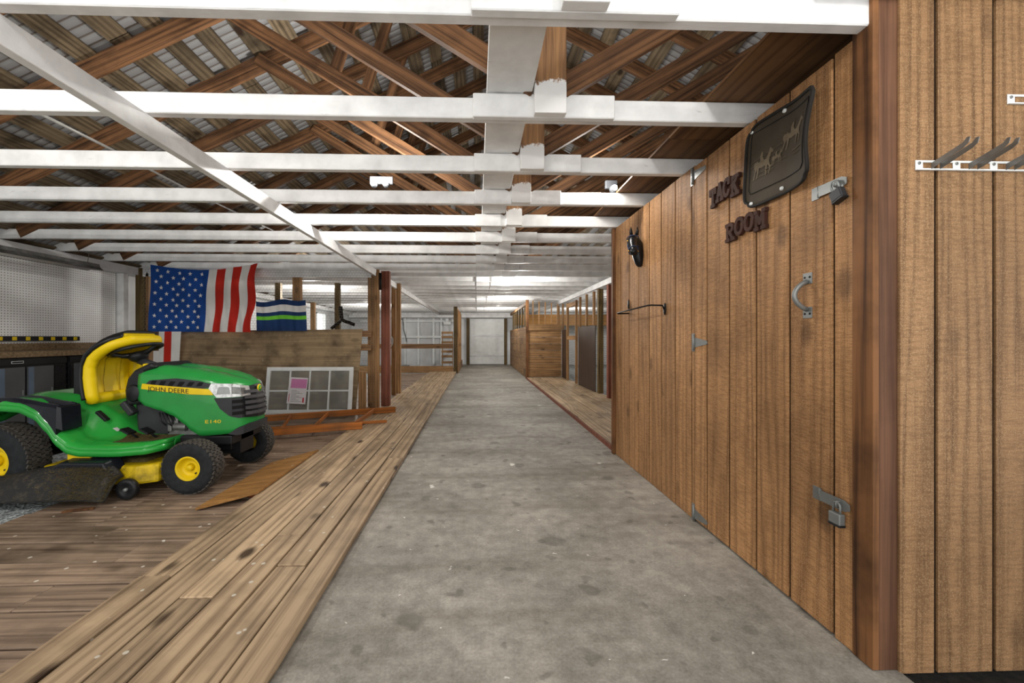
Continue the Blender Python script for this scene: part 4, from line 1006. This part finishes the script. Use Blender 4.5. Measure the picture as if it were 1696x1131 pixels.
MB().lathe([(0, .0062), (.022, .0052), (.0235, .002)], lambda r, a, t: (pc_.x+a, pc_.y+r*math.cos(t), pc_.z+r*math.sin(t)*1.1), 24).build('emblem_field', 'jgreen', em)
DEER = [(-.9, -.1), (-.5, .15), (-.1, .2), (.25, .3), (.35, .6), (.2, .9), (.45, .75), (.7, .95), (.6, .6), (.95, .4), (.6, .25), (.5, 0), (.9, -.35), (.6, -.5), (.45, -.2), (.0, -.25), (-.4, -.15), (-.8, -.6), (-1, -.5), (-.7, -.2)]
MB().add([(pc_.x+.0068, pc_.y+a*.014, pc_.z+b*.015) for a, b in DEER], [tuple(range(len(DEER)))]).build('leaping_deer', 'jyellow', em, solid=.001)
patch([(fgm-.26, .385), (fgm-.20, .425), (fgm-.12, .45), (fgm, .455), (fgm+.12, .45), (fgm+.20, .425), (fgm+.26, .385), (fgm+.2, .37), (fgm, .41), (fgm-.2, .37)], .022, 'front_bumper', 'darkgrey', mw, .03)
# dash and column
g = MB(); g.prism([(.70, .60), (.69, .72), (.71, .81), (.76, .875), (.88, .935), (.93, .90), (.84, .86), (.82, .62)], lambda p: (p[0], -.205, p[1]), lambda p: (p[0], .205, p[1])); g.build('dashboard', 'black', mw, .018)
g = MB(); g.prism([(.75, .36), (.73, .62), (.90, .62), (.99, .50), (1.02, .36)], lambda p: (p[0], -.16, p[1]), lambda p: (p[0], .16, p[1])); g.build('pedestal', 'darkgrey', mw, .02)
MB().box(.77, .82, -.14, -.10, .885, .92).build('throttle_lever', 'jyellow', mw, .008)
MB().lathe([(0, 0), (.055, .0), (.06, .02), (.05, .035), (0, .04)], lambda r, a, t: (.765+r*.9*math.cos(t), -.207-a*.4, .70+r*math.sin(t)*1.1), 20).build('knob', 'black', mw)
# steering wheel
sw_ = Matrix.Translation((.61, 0, 1.025)) @ Matrix.Rotation(-.30, 4, 'Y')
g = MB(); g.tube([sw_ @ Vector((.168*math.cos(t), .168*math.sin(t), 0)) for t in [2*math.pi*i/40 for i in range(40)]], .014, 10, closed=True)
for t in (0, 2.1, 4.2): g.tube([sw_ @ Vector((.168*math.cos(t), .168*math.sin(t), 0)), sw_ @ Vector((.1*math.cos(t), .1*math.sin(t), -.035)), sw_ @ Vector((0, 0, -.05))], [.012, .018, .03], 8)
g.lathe([(0, -.02), (.05, -.022), (.075, -.045), (.05, -.085), (.03, -.1), (0, -.1)], lambda r, a, t: sw_ @ Vector((r*math.cos(t), r*math.sin(t), a)), 20)
g.build('steering_wheel', 'black', mw)
MB().tube([sw_ @ Vector((0, 0, -.09)), (.77, 0, .89)], .03, 12).build('steering_column', 'darkgrey', mw)
# seat tipped forward: L profile with thick bolsters
PR = [(.455, .655), (.44, .74), (.432, .82), (.436, .90), (.46, .965), (.505, 1.012), (.56, 1.05), (.61, 1.08), (.665, 1.105)]
def seatP(u, side_y, off):
    n = len(PR)-1; k = min(int(u*n), n-1); t = u*n-k; a, b = Vector(PR[k]), Vector(PR[k+1]); p = a.lerp(b, t)
    T = (Vector(PR[min(k+2, n)])-Vector(PR[max(k-1, 0)])).normalized(); N = Vector((-T.y, T.x))   # behind/above
    return Vector((p.x+N.x*off, side_y, p.y+N.y*off))
wid = lambda u: .235-.075*max(0, u-.72)**2/.0784
g = MB().grid(lambda u, v: seatP(u, (v*2-1)*wid(u), .065-.03*abs(v*2-1)**4), 40, 16)
seat = MB().grid(lambda u, v: seatP(u, (v*2-1)*(wid(u)+.016), .075-.055*abs(v*2-1)**6), 40, 20).build('seat_shell', 'black', mw, solid=.025)
MB().grid(lambda u, v: seatP(u, (v*2-1)*wid(u)*.93, .045), 40, 12).build('seat_cushion', 'seat', mw, solid=.03)
path = [seatP(u, -wid(u)+.03, .0) for u in [i/40 for i in range(41)]]
top = [seatP(1, -wid(1)+.03+(2*wid(1)-.06)*i/10, .0)+Vector((.012*math.sin(math.pi*i/10), 0, .0)) for i in range(1, 10)]
path = path+top+[seatP(1-i/40, wid(1-i/40)-.03, .0) for i in range(41)]
low = [seatP(0, wid(0)-.03-(2*wid(0)-.06)*i/10, .015) for i in range(1, 10)]
MB().tube(path+low, .042, 12, closed=True).build('seat_bolster', 'seat', mw)
for yy in (-.07, .07): MB().tube([seatP(.02, yy, .025), seatP(.2, yy, .024), seatP(.45, yy, .022), seatP(.8, yy, .022)], .003, 5).build('seam', 'dirtyyellow', mw)
g = MB(); g.box(.27, .33, -.16, .16, .62, .93); g.box(.30, .42, -.17, -.12, .60, .68); g.box(.30, .42, .12, .17, .60, .68); g.tube([(.31, -.175, .64), (.31, -.16, .64)], .016, 8)
g.build('seat_bracket', 'black', mw, .006)
MB().tube([(.315, -.186, .64), (.315, -.165, .64)], .012, 10).build('seat_bolt', 'steel', mw)
# fender deck
ZO = [(-.12, .555), (-.08, .61), (0, .665), (.08, .688), (.2, .68), (.3, .63), (.38, .54), (.45, .44), (.52, .385), (.6, .365), (.8, .36), (1.0, .365), (1.11, .375)]
ZC = [(-.12, .60), (0, .70), (.1, .71), (.3, .69), (.45, .62), (.6, .53), (.72, .43), (.8, .38), (1.0, .37), (1.11, .37)]
YO = [(-.12, .40), (-.06, .455), (.1, .47), (.4, .46), (.86, .45), (1.02, .42), (1.08, .36), (1.11, .27)]
def deckP(u, v):
    x = -.12+1.23*u; yo = interp(x, YO); a = v*2-1; y = a*yo; b = abs(a)
    t = min(1, max(0, (b*yo-.14)/.16)); t = t*t*(3-2*t); z = interp(x, ZC)*(1-t)+interp(x, ZO)*t
    if b > .90: z -= ((b-.90)/.10)**2*.03
    return Vector((x, y, z))
deck = MB(); NU, NV = 56, 40; deck.grid(deckP, NU, NV)
def skirt(pts, d):
    vs = list(pts)+[p+Vector((0, 0, -d*.5))+Vector((0, 0, 0)) for p in pts]+[p+Vector((0, 0, -d)) for p in pts]; n = len(pts)
    deck.add(vs, [(k*n+i, k*n+i+1, (k+1)*n+i+1, (k+1)*n+i) for k in (0, 1) for i in range(n-1)], 0, 0, True)
skirt([deckP(i/NU, 0) for i in range(NU+1)], .045); skirt([deckP(i/NU, 1) for i in range(NU+1)], .045); skirt([deckP(1, j/NV) for j in range(NV+1)], .045); skirt([deckP(0, j/NV) for j in range(NV+1)], .05)
dk_ = deck.build('fender_deck', 'jgreen', mw, solid=.006)
# storage tray on the near fender, footrest mats, controls
def tray(s):
    g = MB(); xs = [.02+.42*i/14 for i in range(15)]; top = lambda x: .70 if x < .1 else interp(x, [(.0, .70), (.15, .70), (.40, .655), (.46, .64)])
    vs = []; 
    for x in xs:
        for yy, dz in ((.455, -.10), (.45, -.02), (.435, .0), (.42, .0), (.41, -.03), (.33, -.03), (.32, 0), (.305, 0), (.29, -.06)):
            zb2 = max(interp(x, ZO)-.01, .3) ; z = top(x)+dz if dz > -.05 else min(zb2+.004, top(x)-.03); vs.append((x, s*yy, z))
    n = 9; fs = [(i*n+j, (i+1)*n+j, (i+1)*n+j+1, i*n+j+1) for i in range(14) for j in range(n-1)]
    fs += [tuple(range(n)), tuple(range(14*n, 15*n))[::-1]]
    e_ = xs[-1]; g.add(vs, fs); g.add([(e_, s*.455, .49), (e_+.03, s*.44, .47), (e_+.03, s*.30, .47), (e_, s*.29, .5), (e_, s*.45, .64), (e_+.02, s*.44, .63), (e_+.02, s*.3, .63), (e_, s*.29, .64)], [(0, 1, 5, 4), (1, 2, 6, 5), (2, 3, 7, 6), (4, 5, 6, 7)])
    g.build('fender_tray', 'trayblack', mw)
tray(-1); tray(1)
for s in (-1, 1):
    g = MB().grid(lambda u, v: deckP((.74+.34*u+.12)/1.23, .5+s*(.20+.20*v))+Vector((0, 0, .004)), 10, 6); g.build('foot_mat', 'grass' if s < 0 else 'black', mw)
for dx in (0, .07):
    g = MB(); x = .80+dx+.07*(dx > 0); g.tube([(x+.03, -.24, .36), (x, -.26, .40), (x-.01, -.27, .425)], .008, 8); g.obox(Matrix.Translation((x-.01, -.29, .43)) @ Matrix.Rotation(.5, 4, 'Y'), -.035, .035, -.035, .035, -.006, .008); g.build('pedal', 'black', mw)
ctl = MB(); ctl.obox(Matrix.Translation((.55, -.235, .525)) @ Matrix.Rotation(.75, 4, 'Y'), -.05, .05, -.018, .018, 0, .022); ctl.build('gear_slot', 'black', mw, .004)
MB().obox(Matrix.Translation((.70, -.19, .56)) @ Matrix.Rotation(.9, 4, 'Y'), -.07, .05, -.028, .028, 0, .05).build('gear_lever', 'darkgrey', mw, .012)
g = MB(); dcl = deckP((.66+.12)/1.23, .5-.24)
MB().obox(Matrix.Translation(dcl+Vector((0, 0, .006))) @ Matrix.Rotation(.6, 4, 'Y'), -.02, .02, -.03, .03, 0, .002).build('warning_label', 'paper', mw)
# mower deck, chute, gauge wheel
g = MB(); pts = [(.28, -.42), (.42, -.45), (.98, -.46), (1.10, -.40), (1.11, .3), (1.0, .45), (.4, .45), (.28, .35)]
g.prism(pts, lambda p: (p[0], p[1], .085), lambda p: (p[0]*.97+.02, p[1]*.95, .215)); md = g.build('mower_deck', 'dirtyyellow', mw, .02)
MB().prism([(.5, -.36), (.98, -.36), (1.02, .2), (.5, .2)], lambda p: (p[0], p[1], .215), lambda p: (p[0]*.98, p[1]*.9, .24)).build('grass_clippings', 'grass', md, .012)
MB().box(.50, .66, -.44, -.40, .18, .32).build('deck_hanger', 'jyellow', mw, .008)
def chute(u, v):
    x = -.12+1.03*u; y0 = -.465; yo = -.50-.16*(1-.25*u); y = y0+(yo-y0)*v
    zi = .14+.11*min(1, max(0, u-.1)/.55); z = zi+(.045-zi)*v**1.7
    if u > .88: k_ = (u-.88)/.12; z -= k_*k_*.10*(1-v*.6)+0; z = max(z, .035)
    if u < 0: z = .1
    return Vector((x, y, z))
ch = MB().grid(chute, 24, 14).build('discharge_chute', 'dustyblack', mw, solid=.012)
g = MB()
random.seed(5)
for i in range(3200):
    u = min(1, random.gauss(.84, .12)); v = random.uniform(.2, .99)
    if u < .42: continue
    p = chute(min(u, .99), v)+Vector((0, -.006, .009)); a = random.uniform(0, 6.28); L_ = random.uniform(.012, .03); d_ = Vector((math.cos(a)*L_, math.sin(a)*L_, random.uniform(0, .006)))
    n_ = Vector((-d_.y, d_.x, 0)).normalized()*.0022; g.add([p-n_, p+n_, p+d_], [(0, 1, 2)])
o = g.build('clinging_clippings', 'clip', ch, recalc=False); o['kind'] = 'stuff'
g = MB().grid(lambda u, v: chute(.45+.24*u, .52+.26*v)+Vector((0, 0, .0085)), 6, 4, lambda u, v: 0 if v > .22 else 1); g.build('safety_sticker', ['paper', 'redink'], ch, recalc=False)
MB().prism([(.46, .19), (.49, .265), (.53, .285), (.82, .28), (.86, .20)], lambda p: (p[0], -.52, p[1]-.02), lambda p: (p[0]+.02, -.40, p[1])).build('chute_hinge_cover', 'trayblack', mw, .012)
MB().tube([(.06, -.50, .13), (.12, -.50, .165), (.20, -.50, .15)], .014, 8).build('chute_loop', 'black', mw)
c_ = (.965, -.495, .075)
gw_ = MB().lathe([(0, -.012), (.03, -.014), (.04, -.022), (.066, -.024), (.072, -.012), (.072, .012), (.06, .024), (0, .02)], lambda r, a, t: (c_[0]+r*math.cos(t), c_[1]+a, c_[2]+r*math.sin(t)), 28).build('gauge_wheel', 'black', mw)
MB().lathe([(0, -.03), (.012, -.029), (.014, -.012)], lambda r, a, t: (c_[0]+r*math.cos(t), c_[1]+a, c_[2]+r*math.sin(t)), 8).build('axle_bolt', 'steel', gw_)
